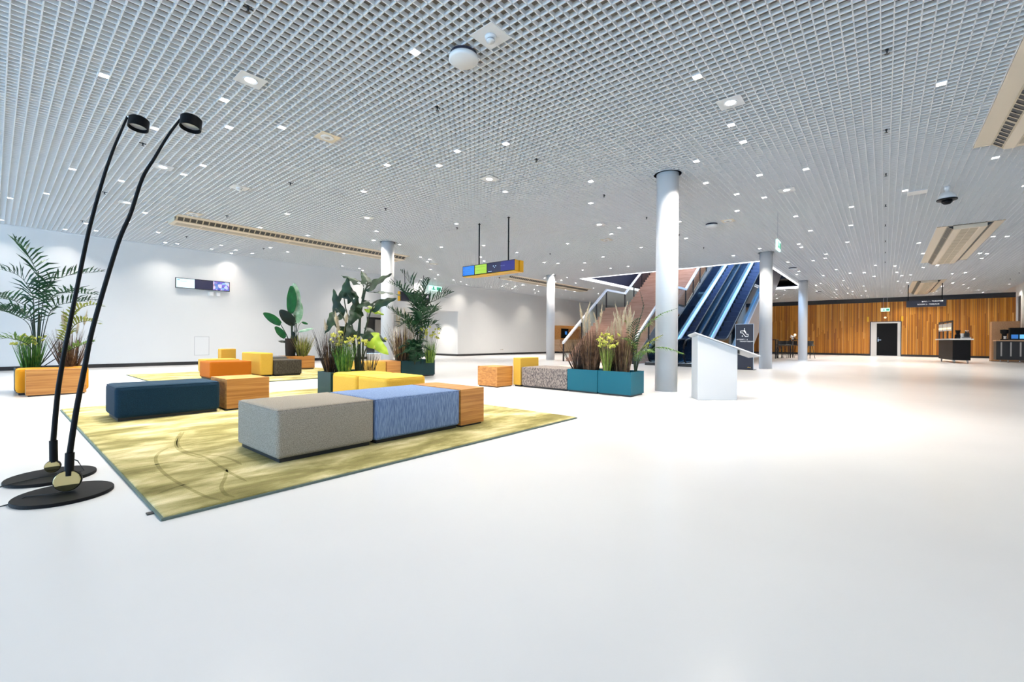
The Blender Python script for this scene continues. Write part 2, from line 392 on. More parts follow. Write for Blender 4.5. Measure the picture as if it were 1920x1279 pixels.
bb = MB(); bb.box(X0, 11.4, YL - .02, YL, 0, .11); bb.box(17.18, 26.8, YL - .02, YL, 0, .11); bb.box(29.9, XW, YL - .02, YL, 0, .11); bb.box(17.18, 17.2, YL - .02, 26, 0, .11); bb.box(11.4, 15.75, 25.98, 26, 0, .11)
struct(bb.obj('baseboard_left', 'black'))
struct(bx(X0, 34.5, YR, YR + .02, 0, .11).obj('baseboard_right', 'black'))
# thin shadow gap trim where the white wall meets the ceiling
struct(bx(X0, XW, YL - .03, YL, H - .03, H + .02).obj('trim_2', 'white'))
# door in the batten wall
d = thing('door_1', 'dark grey door with white frame in the slatted wood wall', 'door', (XW, 0, 0)); struct(d)
fr = MB(); fr.box(-.02, .08, .42, .74, 0, 2.38); fr.box(-.02, .08, -.84, -.68, 0, 2.38); fr.box(-.02, .08, -.68, .42, 2.28, 2.38); fr.box(-.03, .06, -.84, .74, 0, .03)
fr.obj('door_frame', 'white', d)
leaf = bx(0, .05, -.68, .42, .04, 2.28).obj('door_panel', 'satin_black', d)
hh = MB(); hh.box(-.03, 0, .32, .36, 1.0, 1.2); hh.box(-.06, -.035, .18, .36, 1.10, 1.135); hh.box(-.035, 0, .33, .35, 1.24, 1.30); hh.obj('door_handle', 'steel', leaf)
# dark doorway in alcove back wall
d = thing('door_2', 'dark doorway at the back of the white alcove', 'door', (15.75, 26.05, 0)); struct(d)
bx(0, 1.35, 0.08, .12, 0, 2.35).obj('door_panel', 'black', d); bx(.82, 1.3, .0, .06, .05, 2.25).obj('side_panel', 'clad', d)
fr = MB(); fr.box(-.04, 0, -.06, .1, 0, 2.39); fr.box(1.35, 1.39, -.06, .1, 0, 2.39); fr.box(-.04, 1.39, -.06, .1, 2.35, 2.39); fr.obj('door_frame', 'black', d)
d = thing('door_3', 'tall black doorway in the white wall on the right', 'door', (34.55, YR, 0)); struct(d)
bx(0, .95, -.12, -.06, 0, 3.45).obj('door_panel', 'black', d)  # black panel stands in for the darkness inside the open doorway
# flush access panel
ap = thing('service_hatch', 'flush white hatch low on the long white wall below the wall screen', 'wall panel', (4.84, YL, 0))
bx(-.21, .21, -.006, 0, .34, .98).obj('hatch_leaf', 'white', ap)
fr = MB(); fr.box(-.225, -.213, -.004, 0, .33, .99); fr.box(.213, .225, -.004, 0, .33, .99); fr.box(-.225, .225, -.004, 0, .983, .995); fr.box(-.225, .225, -.004, 0, .325, .337); fr.obj('frame', 'palegrey', ap)
so = thing('wall_socket', 'small white double socket low on the white wall beyond the alcove', 'socket', (21.0, YL, 0.33))
bx(-.16, .16, -.012, 0, -.045, .045).obj('plate', 'white', so, bevel=.004)
for dx in (-.08, .08): MB().lathe([(0.03, 0), (0.03, -.003)], dx, -.012, 0, 16, axis='y').obj('outlet', 'creamgrille', so)

# ------------------------------------------------------------------ stairwell shaft
sh = MB()
ZT = 8.0; XE = 35.0
sh.box(VX0 - .1, XE, VY1, VY1 + .1, H + .12, ZT); sh.box(VX0 - .1, VX0, VY0, VY1, H + .12, ZT); sh.box(XE, XE + .1, VY0, VY1, H + .4, ZT)
sh.box(VX1, XE, VY0, VY1, H + .12, H + .16)
sh.box(VX0 - .1, XE, VY0 - .1, VY0, H + .12, ZT); sh.box(VX0 - .1, XE + .1, VY0 - .1, VY1 + .1, ZT, ZT + .1)
struct(sh.obj('wall_stairwell', 'navy'))
tr = MB()
for a in ((VX0 - .08, VX0, VY0 - .08, VY1 + .08), (VX1, VX1 + .08, VY0 - .08, VY1 + .08), (VX0, VX1, VY0 - .08, VY0), (VX0, VX1, VY1, VY1 + .08)): tr.box(a[0], a[1], a[2], a[3], H - .02, H + .1)
struct(tr.obj('trim_3', 'led'))

# ------------------------------------------------------------------ columns
def column(x, y, label):
    t = thing('column', label, 'column', (x, y, 0), group='white round columns')
    MB().lathe([(.2, 0), (.2, H + .3)], n=48).obj('shaft', 'column', t, smooth=True, fix=False)
    MB().lathe([(.205, .0), (.205, .012), (.2, .014)], n=48).obj('foot_ring', 'white', t, smooth=True)
    MB().lathe([(.245, H - .004), (.245, H + .012), (.205, H + .012), (.205, H - .004), (.245, H - .004)], n=48).obj('collar', 'white', t, smooth=False)
    return t
column(8.14, 3.11, 'thickest looking white round column standing beside the teal planter')
column(17.45, 3.17, 'white round column right behind the white lectern and black totem')
column(26.6, 3.17, 'white round column with dark bar stools on both sides of its foot')
column(17.31, 12.24, 'white round column standing behind the tweed bench with yellow backrest')
column(8.2, 12.2, 'white round column rising behind the big leaved plant and palm')

# ------------------------------------------------------------------ ceiling services
def ac_unit(x0, x1, y0, y1, label):
    L, cy = x1 - x0, (y0 + y1) / 2
    t = thing('ceiling_ventilation_unit', label, 'ventilation unit', (x0, cy, H), group='cream ventilation units in the ceiling')
    hw = (y1 - y0) / 2
    MB().prism_x([(-hw, .0), (-hw, .05), (-.43, .05), (-.43, -.005)], 0, L).obj('wing_panel', 'cream', t)
    MB().prism_x([(hw, .0), (hw, .05), (.43, .05), (.43, -.005)], 0, L).obj('wing_panel', 'cream', t)
    for s in (-1, 1):
        o = MB().prism_x([(s * .43, .0), (s * .43, .06), (s * .31, .06), (s * .31, -.095)], 0.02, L - .02).obj('outlet_slot', 'black', t)
        P0, P1 = (s * .436, -.004), (s * .31, -.103); n = int(L / .142); g_ = MB(); cols_ = []
        xs = [0.02]
        for i in range(n + 1):
            xx = .05 + i * (L - .1) / n; hw_ = .03 if i % 11 == 10 else .014
            xs += [xx - hw_, xx + hw_]
        xs.append(L - .02)
        for xx in xs:
            row = []
            for u in (0, .14, .86, 1): row.append(len(g_.v)); g_.v.append((xx, P0[0] + (P1[0] - P0[0]) * u, P0[1] + (P1[1] - P0[1]) * u))
            cols_.append(row)
        for i in range(len(cols_) - 1):
            c0, c1 = cols_[i], cols_[i + 1]
            for j in (0, 1, 2):
                if j == 1 and i % 2 == 0 and 0 < i < len(cols_) - 2: continue
                g_.f.append((c0[j], c0[j + 1], c1[j + 1], c1[j]))
        g_.obj('slot_grating', 'creamgrille', o, fix=False)
    MB().prism_x([(-.31, -.105), (-.31, .04), (.31, .04), (.31, -.105), (.19, -.12), (.17, -.108), (-.17, -.108), (-.19, -.12)], 0, L).obj('centre_body', 'cream', t)
    gr = MB(); n = 12
    for i in range(n):
        for a, bb_ in ((-.16, -.005), (.005, .16)):
            xa = .1 + i * (L - .2) / n; xb = xa + (L - .2) / n - .03
            gr.box(xa, xb, a, bb_, -.113, -.106)
    go = gr.obj('return_grille', 'creamgrille', t, fix=False)
    bx(0, .02, -hw, hw, -.01, .05).obj('end_cap', 'cream', t); bx(L - .02, L, -hw, hw, -.01, .05).obj('end_cap', 'cream', t)
    return t
labs = ['cream ventilation unit at the upper right corner of the ceiling', 'cream ventilation unit beyond the dome camera with two black slots', 'cream ventilation unit above the hanging black sign by the wood wall',
        'long cream ventilation unit with row of black holes near the white wall', 'cream ventilation unit beyond the hanging screens passing behind a column']
for a, l in zip(AC, labs): ac_unit(*a, l)
LS=[(0.85,7.1),(1.95,6.6),(2.25,7.4),(1.55,8.3),(2.45,9.4),(0.95,11.5),(2.95,3.9),(2.75,6.8),(4.55,6.8),(5.15,6.1),(4.95,5.4),(5.25,4.6),(5.35,1.7),(6.85,1.7),(7.55,1.7),(7.85,2.5),(7.35,-0.5),(10.85,-1.4),(9.45,1.1),(1.65,11.6),(0.75,13.9),(0.25,15.0),(2.45,14.1),(0.15,18.0),(1.65,16.7),(1.35,18.1),(1.95,17.6),(2.35,15.6),(3.15,16.4),(3.65,18.0),(2.35,10.2),(4.75,11.4),(4.85,13.4),(6.15,13.3),(5.65,14.9),(3.95,17.9),(4.95,17.0),(4.95,18.0),(5.55,17.5),(5.65,18.3),(6.15,17.7),(6.15,16.1),(6.85,16.4),(6.95,6.1),(5.05,8.4),(7.15,11.2),(7.75,12.3),(8.65,12.2),(8.05,8.8),(9.75,11.4),(10.45,10.1),(8.25,15.0),(7.55,4.4),(8.75,5.1),(11.15,5.6),(11.65,6.1),(11.95,7.8),(13.95,6.2),(11.55,4.1),(12.05,10.0),(9.05,2.7),(9.25,1.8),(10.15,2.4),(10.75,2.0),(11.45,2.7),(12.85,1.7),(12.75,0.6),(14.75,0.7),(14.75,1.6),(17.15,0.9),(16.55,2.1),(17.15,2.1),(16.55,3.2),(13.55,4.6),(19.05,1.6),(17.35,4.2),(12.05,-0.3),(13.15,-2.1),(18.85,-2.4),(19.05,-2.7),(18.65,-0.8),(20.95,-1.0),(22.05,-2.5),(22.35,-2.7),(10.45,13.4),(9.65,17.7),(10.45,17.7),(10.85,18.1),(14.35,18.4),(11.85,11.6),(12.55,12.1),(10.95,13.5),(11.25,14.0),(12.55,15.4),(13.85,16.4),(14.65,17.6),(15.55,17.2),(16.25,17.4),(17.25,18.0),(17.65,15.0),(18.45,16.0),(18.95,17.7),(19.15,17.0),(19.65,16.4),(19.35,15.6),(20.35,17.2),(19.25,14.9),(14.65,8.0),(14.25,10.4),(14.75,10.1),(15.35,9.2),(16.85,10.2),(17.15,9.0),(17.15,8.2),(17.15,12.0),(17.85,13.0),(18.35,12.0),(19.05,12.8),(19.35,13.4),(20.45,12.8),(20.05,15.1),(21.45,16.4),(23.25,17.7),(22.55,16.9),(22.85,15.0),(23.95,15.1),(23.05,13.2),(25.15,16.8),(27.35,17.6),(25.95,14.5),(28.65,17.3),(29.35,16.4),(31.95,17.8),(19.95,1.7),(20.25,2.1),(20.05,2.9),(22.95,2.9),(23.95,3.1),(23.35,1.6),(25.05,2.2),(24.95,1.2),(25.15,0.7),(26.85,0.4),(23.05,0.3),(27.75,1.6),(28.35,2.6),(29.25,2.9),(29.85,1.8),(31.75,1.6),(31.05,0.9),(32.25,2.2),(34.05,2.4),(35.65,2.4),(32.55,3.2),(34.05,1.5),(35.15,1.8),(36.15,1.6),(34.25,0.9),(37.45,1.2),(37.75,0.9),(38.45,0.8),(37.65,2.8),(38.05,2.6),(30.85,4.6),(30.35,4.0),(33.55,5.5),(33.85,5.1),(36.35,5.9),(23.65,-0.3),(25.85,-0.4),(27.25,-0.6),(27.25,-0.9),(29.65,-0.5),(30.65,-0.9),(32.75,-0.8),(32.15,0.1),(35.15,-0.7),(36.65,-0.8),(38.25,0.4),(39.35,-1.0),(24.85,-1.2),(24.45,-1.6),(27.85,-2.3),(32.15,-2.7),(33.75,-2.4),(37.55,-2.3),(36.75,-2.4),(36.35,-2.7),(37.45,-2.9),(39.25,-2.4),(23.45,-2.7),(27.75,-2.7),(30.75,-3.3),(33.45,-3.2),(35.65,-3.6),(37.35,-4.2),(39.15,-4.6),(34.55,-5.0),(38.45,-5.6)]
LB=[(2.0,5.8500000000000005),(2.0,10.049999999999999),(6.2,1.55),(2.0,13.35),(6.2,5.8500000000000005),(6.2,10.149999999999999),(10.5,5.8500000000000005),(10.5,1.55)]
SPK=[(1.55,4.6),(3.85,4.6),(6.05,4.6),(6.15,0.0),(8.45,0.0),(1.55,9.1),(1.55,12.8),(1.55,16.4),(3.85,9.1),(3.85,12.8),(3.85,16.4),(6.05,16.4),(6.05,9.1),(8.35,9.1),(10.55,9.1),(8.45,4.6),(10.65,4.6),(12.95,4.6),(10.65,0.0),(13.05,0.0),(15.25,0.0),(17.65,0.0),(19.85,0.0),(22.25,0.0),(29.15,-4.5),(31.65,-4.6),(15.25,4.6),(12.95,9.2)]
# ------------------------------------------------------------------ downlights
LIGHT_W = 15.0
def area_lamp(name, parent, size, watts, col=(1, 0.93, 0.84), spread=105, z=-0.004):
    ld = bpy.data.lights.get(name) or bpy.data.lights.new(name, 'AREA')
    ld.shape = 'SQUARE'; ld.size = size; ld.energy = watts; ld.color = col; ld.spread = math.radians(spread)
    o = bpy.data.objects.new(name, ld); COL.objects.link(o); o.parent = parent; o.location = (0, 0, z)
    return o
def proto_small():
    t = thing('downlight', '', 'ceiling light', (0, 0, -50))
    fr = MB()
    for a in ((-.052, .052, -.052, -.043), (-.052, .052, .043, .052), (-.052, -.043, -.043, .043), (.043, .052, -.043, .043)): fr.box(*a, -.004, .03)
    fr.obj('bezel', 'white', t); bx(-.043, .043, -.043, .043, .004, .012).obj('lens', 'lamp', t)
    area_lamp('downlight_lamp', t, .08, LIGHT_W, z=.002); return t
def proto_big():
    t = thing('downlight', '', 'ceiling light', (0, 0, -50))
    pl = MB(); pl.lathe([(.075, .0), (.1, -.006), (.1, .0)], n=32)
    bx(-.145, .145, -.145, .145, -.005, .0).obj('mounting_plate', 'white', t)
    MB().lathe([(.06, -.006), (.078, -.012), (.078, -.005), (.06, -.005)], n=32).obj('bezel', 'white', t, smooth=False)
    MB().lathe([(.0, -.008), (.058, -.0075), (.058, -.005)], n=32).obj('lens', 'lamp', t)
    area_lamp('large_downlight_lamp', t, .1, LIGHT_W * 1.6, spread=108, z=-.013); return t
ps, pb = proto_small(), proto_big()
BASE = {p.name: next(c for c in p.children if c.type == 'LIGHT').data for p in (ps, pb)}
UN = {(7.55, 1.7): 'square downlight in the ceiling near the big round access point', (2.45, 9.4): None,
      (0.85, 7.1): 'square downlight at upper left above the two tall arc lamps', (1.55, 8.3): 'glowing downlight just behind the head of the rear arc lamp',
      (2.95, 3.9): 'square downlight in ceiling beside the round white access point plate', (7.35, -0.5): 'single square downlight close to the big ventilation unit at upper right',
      (10.85, -1.4): 'square downlight just past the end of the upper right ventilation unit', (2.75, 6.8): 'square downlight beside the square loudspeaker plate in the ceiling',
      (12.05, -0.3): 'square downlight beside the flat white panel near the dome camera', (5.35, 1.7): 'square downlight at top of picture right of the access point',
      (10.45, 10.1): 'downlight in the ceiling above the lime green screen of the hanging sign', (17.15, 2.1): 'downlight right of the green lit exit sign hanging by the column, lower of a pair',
      (17.15, 0.9): 'downlight in the ceiling further right of the hanging exit sign', (16.55, 2.1): 'downlight right of the green lit exit sign by the column, upper of a pair'}
REG = [('ceiling downlights along the white wall', 'small square downlight glowing in ceiling strip between ventilation unit and long white wall', lambda x, y: y > 12.9 and x < 12),
       ('ceiling downlights at the far white wall', 'tiny glowing downlight in far ceiling above the white wall behind the hanging screens', lambda x, y: y > 12.9),
       ('ceiling downlights over the benches', 'small square downlight glowing in the grid above the upholstered bench islands', lambda x, y: x < 12 and y > 4.5),
       ('ceiling downlights over the open floor', 'small square downlight glowing in the grid above open white floor before the columns', lambda x, y: x < 16 and y > -1),
       ('ceiling downlights beside the stairwell', 'tiny downlight in the ceiling in front of the stairwell opening and its columns', lambda x, y: x < 19.4 and y > -1),
       ('ceiling downlights before the wood wall', 'tiny downlight glowing in the far ceiling before the slatted wood wall', lambda x, y: y > -1.05),
       ('ceiling downlights by the ventilation units', 'tiny downlight in the ceiling on the right among the cream ventilation units', lambda x, y: True)]
LD = {}
def power(x, y):
    k = 1.5 if x < 8 else (.85 if x < 14 else 1.0)
    if y > 16.6 or y < -4.4: k *= (.22 if x < 10 else .62)      # wall washers close to a wall are dimmer
    return k
def light(proto, x, y, first, lab=None, grp=None, k=None, z=H):
    o = proto if first else copy_tree(proto)
    k = k or power(x, y)
    for ch in o.children:
        if ch.type == 'LIGHT':
            key = (proto.name, k)
            if key not in LD: LD[key] = BASE[proto.name].copy(); LD[key].energy = BASE[proto.name].energy * k
            ch.data = LD[key]
    o.location = (x, y, z); o['label'] = lab; o['category'] = 'ceiling light'
    if grp: o['group'] = grp
for i, (x, y) in enumerate(LS):
    lab = UN.get((x, y))
    grp = 'recessed downlights'
    if not lab:
        for gname, l, f in REG:
            if f(x, y): lab, grp = l, gname; break
    light(ps, x, y, i == 0, lab, grp)
BL = ['large round downlight on white square plate, first one beyond the arc lamp heads', 'large round downlight on white plate partly behind the front arc lamp rod', 'large round downlight on white plate, brightest one above the front column',
      'large round downlight on white plate just left of the front arc lamp rod, further back', 'large round downlight on white plate above the hanging screens rods', 'large round downlight on white plate above the long ventilation unit',
      'large round downlight on white plate between hanging screens and front column', 'large round downlight on white plate above the green exit sign wire']
for i, (x, y) in enumerate(LB): light(pb, x, y, i == 0, BL[i], 'large round downlights on square plates')

for x, y in ((-2.2, 1.55), (-2.2, 5.85), (-2.2, 10.05), (2.0, -2.7), (-2.2, -2.7), (6.2, -3.2), (2.0, 1.55)):  # unseen lamps added out of frame to brighten the near floor
    light(pb, x, y, False, 'unseen large round downlight added in the ceiling behind and above the viewpoint', 'unseen downlights added behind the viewpoint', k=.9)
# ------------------------------------------------------------------ sprinklers
t = thing('sprinkler', '', 'sprinkler', (0, 0, -50))
MB().lathe([(.012, .03), (.014, 0), (.010, -.012), (.006, -.035), (.0, -.036)], n=10).obj('body', 'black', t)
MB().lathe([(.022, -.037), (.022, -.040)], n=12).obj('deflector', 'black', t)
bx(-.045, .045, -.006, .006, -.004, .006).obj('ceiling_clip', 'black', t)
SL = {(1.55, 4.6): 'small black sprinkler at the top edge of the ceiling on the left', (3.85, 4.6): 'small black sprinkler hanging from grid left of the access point, towards the columns', (6.15, 0.0): 'small black sprinkler at upper right, first of the row running to the wood wall'}
for i, (x, y) in enumerate(SPK):
    o = t if i == 0 else copy_tree(t)
    o.location = (x, y, H); o['group'] = 'black ceiling sprinklers'
    o['label'] = SL.get((x, y)) or ('small black sprinkler in the row running towards the slatted wood wall' if abs(y) < .1 else ('small black sprinkler in the ceiling near the right hand wall' if y < 0 else ('small black sprinkler in the ceiling grid above the bench islands' if y > 5 else 'small black sprinkler in the grid between front column and hanging screens')))
# ------------------------------------------------------------------ detectors, speakers, cameras
def access_point(x, y, label, r=.16):
    t = thing('access_point', label, 'access point', (x, y, H), group='round white access points')
    MB().lathe([(.0, -.095), (r * .9, -.092), (r, -.078), (r * .98, -.045), (r * .8, -.04)], n=40).obj('cover', 'white', t, smooth=True)
    MB().lathe([(r * .86, -.045), (r * .9, -.03), (r * .9, -.006)], n=32).obj('back_plate', 'navyblack', t)
    bx(-.03, .03, -.03, .03, -.03, .03).obj('bracket', 'steel', t)
    bx(r * .97, r * 1.02, -.012, .012, -.075, -.055).obj('status_light', 'lamp', t)
access_point(3.3, 3.51, 'large round white access point hanging under the near ceiling grid')
access_point(12.28, 3.51, 'small round white access point with dark rim right of the front column')
access_point(21.68, 2.96, 'tiny round access point in ceiling above the right end of the stairwell opening')
access_point(33.0, 3.12, 'faint round access point in far ceiling just right of the third column')
def plate(name, x, y, label, kind):
    t = thing(name, label, 'ceiling fitting', (x, y, H), group='square white ceiling plates')
    bx(-.15, .15, -.15, .15, -.006, .0).obj('mounting_plate', 'cream' if kind == 'speaker' else 'white', t)
    if kind == 'speaker':
        MB().lathe([(.095, -.006), (.095, -.014), (.088, -.016)], n=32).obj('speaker_ring', 'white', t)
        MB().lathe([(.0, -.018), (.085, -.014)], n=32).obj('speaker_grille', 'clad', t)
    elif kind == 'smoke':
        MB().lathe([(.06, -.006), (.058, -.025), (.04, -.03), (.04, -.045), (.046, -.046), (.04, -.06), (.0, -.064)], n=28).obj('detector_head', 'white', t, smooth=True)
        MB().lathe([(.041, -.033), (.0415, -.043)], n=28).obj('sensor_slot', 'clad', t)
    return t
plate('smoke_detector', 3.29, 3.1, 'white smoke detector on square plate above the round access point', 'smoke')
plate('ceiling_loudspeaker', 3.33, 6.58, 'square cream loudspeaker plate in the ceiling at upper left', 'speaker')
plate('ceiling_loudspeaker', 12.24, 6.57, 'square white ceiling plate left of the front column top', 'speaker')
plate('smoke_detector', 3.29, 10.2, 'small white detector on plate above the long ventilation unit', 'smoke')
plate('ceiling_loudspeaker', 3.26, 13.25, 'square plate just before the left end of long ventilation unit', 'speaker')
plate('ceiling_loudspeaker', 12.25, 3.1, 'square white plate in ceiling right of the front column, by the small access point', 'speaker')
plate('ceiling_loudspeaker', 11.75, 14.2, 'small square white plate in ceiling left of the hanging screens', 'speaker')
t = thing('ceiling_panel', 'flat white rectangular panel in the ceiling beside the dome camera', 'ceiling fitting', (12.32, -.5, H))
bx(-.15, .15, -.15, .15, -.02, 0).obj('cover', 'white', t, bevel=.004)
t = thing('dome_camera', 'white dome camera with black lens hanging from the ceiling at right', 'camera', (12.26, -.93, H))
MB().lathe([(.05, .02), (.05, -.06), (.035, -.07), (.035, -.1), (.10, -.14), (.135, -.2), (.14, -.26)], n=32).obj('housing', 'white', t, smooth=True)
MB().lathe([(.155, -.255), (.155, -.275), (.10, -.28)], n=32).obj('rim', 'satin_black', t)
MB().lathe([(.085, -.278), (.08, -.32), (.05, -.35), (.0, -.36)], n=28).obj('lens_dome', 'satin_black', t, smooth=True)

# ------------------------------------------------------------------ hanging signs and screens
t = thing('hanging_screen_sign', 'yellow box with blue, lime and navy screens hanging on two black rods', 'display', (8.36, 7.95, 2.82))
hx = .93
bx(.02, .17, -hx, hx, -.155, .135).obj('front_case', 'signyellow', t)
bx(.20, .34, -hx - .02, hx - .1, -.155, .135).obj('back_case', 'signyellow', t)
bx(.17, .20, -hx + .05, hx - .15, -.13, .12).obj('spine', 'black', t)
bz = bx(.0, .02, -hx, hx, -.135, .135).obj('screen_bezel', 'black', t)
cols = ['blueled', 'greenled', 'navyled', 'indigoled']
for i, c in enumerate(cols):
    ya = hx - .02 - i * .463; yb = ya - (.43 if i < 2 else .462)
    s = bx(-.003, 0, yb, ya, -.118, .118).obj('screen', c, t)
    s['label'] = ['blue screen', 'lime green screen', 'navy screen with small white dots', 'indigo screen with a line of text'][i]
    ln = MB()
    if i == 0:
        for k in range(5): ln.box(-.005, -.003, ya - .05, ya - .02, .075 - k * .042, .095 - k * .042)
        for k in range(4): ln.box(-.005, -.003, yb + .04, ya - .07, .078 - k * .05, .084 - k * .05)
        ln.obj('screen_lines', 'darkline', s)
    elif i == 1:
        ln.box(-.005, -.003, ya - .05, ya - .015, .05, .072); ln.box(-.005, -.003, yb + .06, ya - .08, .055, .062); ln.box(-.005, -.003, yb + .03, ya - .06, -.03, -.026)
        ln.obj('screen_lines', 'limeline', s)
    elif i == 2:
        for dy, dz, r in ((.02, .035, .016), (-.06, .035, .016), (-.02, -.005, .013)): ln.lathe([(r, 0), (r, -.002)], -.003, (ya + yb) / 2 + dy, dz, 12, axis='x')
        ln.box(-.005, -.003, ya - .15, ya - .03, -.1, -.085)
        ln.obj('screen_lines', 'smile', s)
    else:
        text('WELCOME', .03, 'paleline', s, (8.356, 8.06 - .46 - .12, 2.825), (0, -1, 0), name='screen_lettering', depth=.001)
for yy in (8.34, 7.3): MB().tube([(8.46, yy, 2.95), (8.46, yy, H + .02)], .017, 10).obj('hanging_rod', 'satin_black', t).matrix_parent_inverse = Matrix.Translation((-8.36, -7.95, -2.82))
for yy in (8.34, 7.3): MB().lathe([(.035, H - .002 - 2.82), (.035, H - .012 - 2.82)], .1, yy - 7.95, 0, 16).obj('ceiling_flange', 'satin_black', t)

t = thing('wall_screen_strip', 'row of three small screens mounted high on the long white wall', 'display', (4.86, YL, 2.84))
bx(-.82, .82, -.10, -.06, -.175, .175).obj('case', 'black', t)
bx(-.3, .3, -.06, 0, -.1, .1).obj('wall_bracket', 'white', t)
s = bx(-.80, -.27, -.104, -.10, -.155, .155).obj('screen', 'skyled', t); s['label'] = 'pale blue screen'
l = MB(); l.box(-.77, -.70, -.106, -.104, .09, .12); l.box(-.68, -.5, -.106, -.104, .06, .068); l.obj('screen_lines', 'cerlean', s)
s = bx(-.27, .29, -.103, -.10, -.155, .155).obj('screen', 'navyled', t); s['label'] = 'dark screen'
m_, nt, b_ = nodes_of('poster_screen')
tc = nt.nodes.new('ShaderNodeTexCoord'); vv = nt.nodes.new('ShaderNodeTexVoronoi'); vv.inputs['Scale'].default_value = 11
nt.links.new(tc.outputs['Object'], vv.inputs['Vector'])
rr_ = ramp(nt, [(0.0, (0.9, 0.5, 0.3)), (0.2, (0.25, 0.15, 0.7)), (0.45, (0.05, 0.08, 0.5)), (0.6, (0.35, 0.7, 1.0)), (0.8, (0.8, 0.6, 1.0))])
nt.links.new(vv.outputs['Color'], rr_.inputs['Fac']); nt.links.new(rr_.outputs['Color'], b_.inputs['Emission Color']); b_.inputs['Emission Strength'].default_value = .9; b_.inputs['Base Color'].default_value = (.02, .02, .02, 1)
M['poster'] = m_
s = bx(.29, .80, -.104, -.10, -.155, .155).obj('screen', 'poster', t); s['label'] = 'colourful screen in purple and orange'
t = thing('wall_bracket', 'pair of small white brackets below the row of wall screens', 'bracket', (5.27, YL, 2.52))
bx(-.24, -.10, -.09, 0, -.06, .09).obj('arm', 'white', t, bevel=.02); bx(.0, .12, -.09, 0, -.06, .09).obj('arm', 'white', t, bevel=.02)

def exit_sign(x, y, z, w, h, axis, label, wires=2, pict='man'):
    """box sign facing -x (axis y) or facing -y (axis x)"""
    t = thing('exit_sign', label, 'exit sign', (x, y, z), group='green lit exit signs')
    if axis == 'y':
        bx(-.02, .02, -w / 2, w / 2, -h / 2, h / 2).obj('light_panel', 'exit', t)
        p = MB(); p.box(-.024, -.02, -w * .42, -w * .1, -h * .3, h * .3); p.box(-.024, -.02, w * .0, w * .3, -h * .25, -h * .1); p.box(-.024, -.02, w * .1, w * .2, -h * .3, h * .35); p.obj('pictogram', 'exitg', t)
        for k in range(wires): yy = (-.5 + k) * w * .4; MB().tube([(0, yy, h / 2), (0, yy, H - z)], .005, 6).obj('hanging_wire', 'steel', t)
    else:
        bx(-w / 2, w / 2, -.02, .02, -h / 2, h / 2).obj('light_panel', 'exit', t)
        p = MB(); p.box(w * .1, w * .42, -.024, -.02, -h * .3, h * .3); p.box(-w * .3, 0, -.024, -.02, -h * .25, -h * .1); p.box(-w * .2, -w * .1, -.024, -.02, -h * .3, h * .35); p.obj('pictogram', 'exitg', t)
        for k in range(wires): xx = (-.5 + k) * w * .4; MB().tube([(xx, 0, h / 2), (xx, 0, H - z)], .005, 6).obj('hanging_wire', 'steel', t)
exit_sign(38.9, -.03, 3.15, .46, .23, 'y', 'green lit exit sign hanging above the dark door in the wood wall')
exit_sign(12.3, 1.98, 3.28, .45, .24, 'x', 'green lit exit sign seen nearly edge on beside the columns', wires=1)
exit_sign(15.25, 18.3, 3.66, .88, .26, 'x', 'cyan lit exit sign behind the palm on the white wall')

t = thing('hanging_direction_sign', 'black hanging sign with two white text lines by the wood wall', 'sign', (31.9, -1.65, 3.02))
bx(0, .1, -.78, .76, -.17, .18).obj('board', 'navyblack', t)
text('HALL 1 - THEATRE', .095, 'text', t, (31.895, -1.50, 3.10), (0, -1, 0))
text('ROOM 2 - TERRACE', .095, 'text', t, (31.895, -1.33, 2.95), (0, -1, 0))
sp = MB(); sp.lathe([(.035, 0), (.035, -.004)], -.002, -.63, .115, 12, axis='x'); sp.lathe([(.03, 0), (.03, -.004)], -.002, .12, .105, 12, axis='x'); sp.obj('arrow_mark', 'text', t)
for yy in (.69, -.63): MB().tube([(.05, yy, .17), (.05, yy, H - 3.02)], .02, 8).obj('hanging_rod', 'satin_black', t)
t = thing('hanging_direction_sign', 'black hanging sign with yellow ends partly behind the column and palm', 'sign', (13.0, 17.2, 2.95))
bx(-.8, .95, -.06, .06, -.22, .22).obj('board', 'navyblack', t); bx(-.84, -.8, -.07, .07, -.22, .22).obj('end_cap', 'signyellow', t)
text('OUTLETS', .15, 'text', t, (13.22, 17.135, 2.99), (1, 0, 0)); text('BLUE', .15, 'text', t, (13.42, 17.135, 2.80), (1, 0, 0))
for xx in (-.5, .6): MB().tube([(xx, 0, .22), (xx, 0, H - 2.95)], .015, 8).obj('hanging_rod', 'satin_black', t)
for yy, l in ((.905, 'yellow blade sign left of the dark door'), (-.915, 'yellow blade sign right of the dark door')):
    t = thing('blade_sign', l, 'sign', (XW, yy, 2.58), group='yellow blade signs at the dark door'); bx(-.16, .04, -.045, .045, -.17, .17).obj('blade', 'yellowblade', t, bevel=.006); bx(.0, .05, -.03, .03, -.03, .03).obj('bracket', 'black', t)
t = thing('wall_lamp', 'tiny glowing round lamp between exit sign and dark door', 'lamp', (XW + .05, -.03, 2.68)); MB().lathe([(.05, -.09), (.06, -.06), (.06, .0)], axis='x', n=20).obj('shade', 'warm', t); MB().lathe([(.07, -.02), (.07, .01)], axis='x', n=20).obj('base', 'white', t)

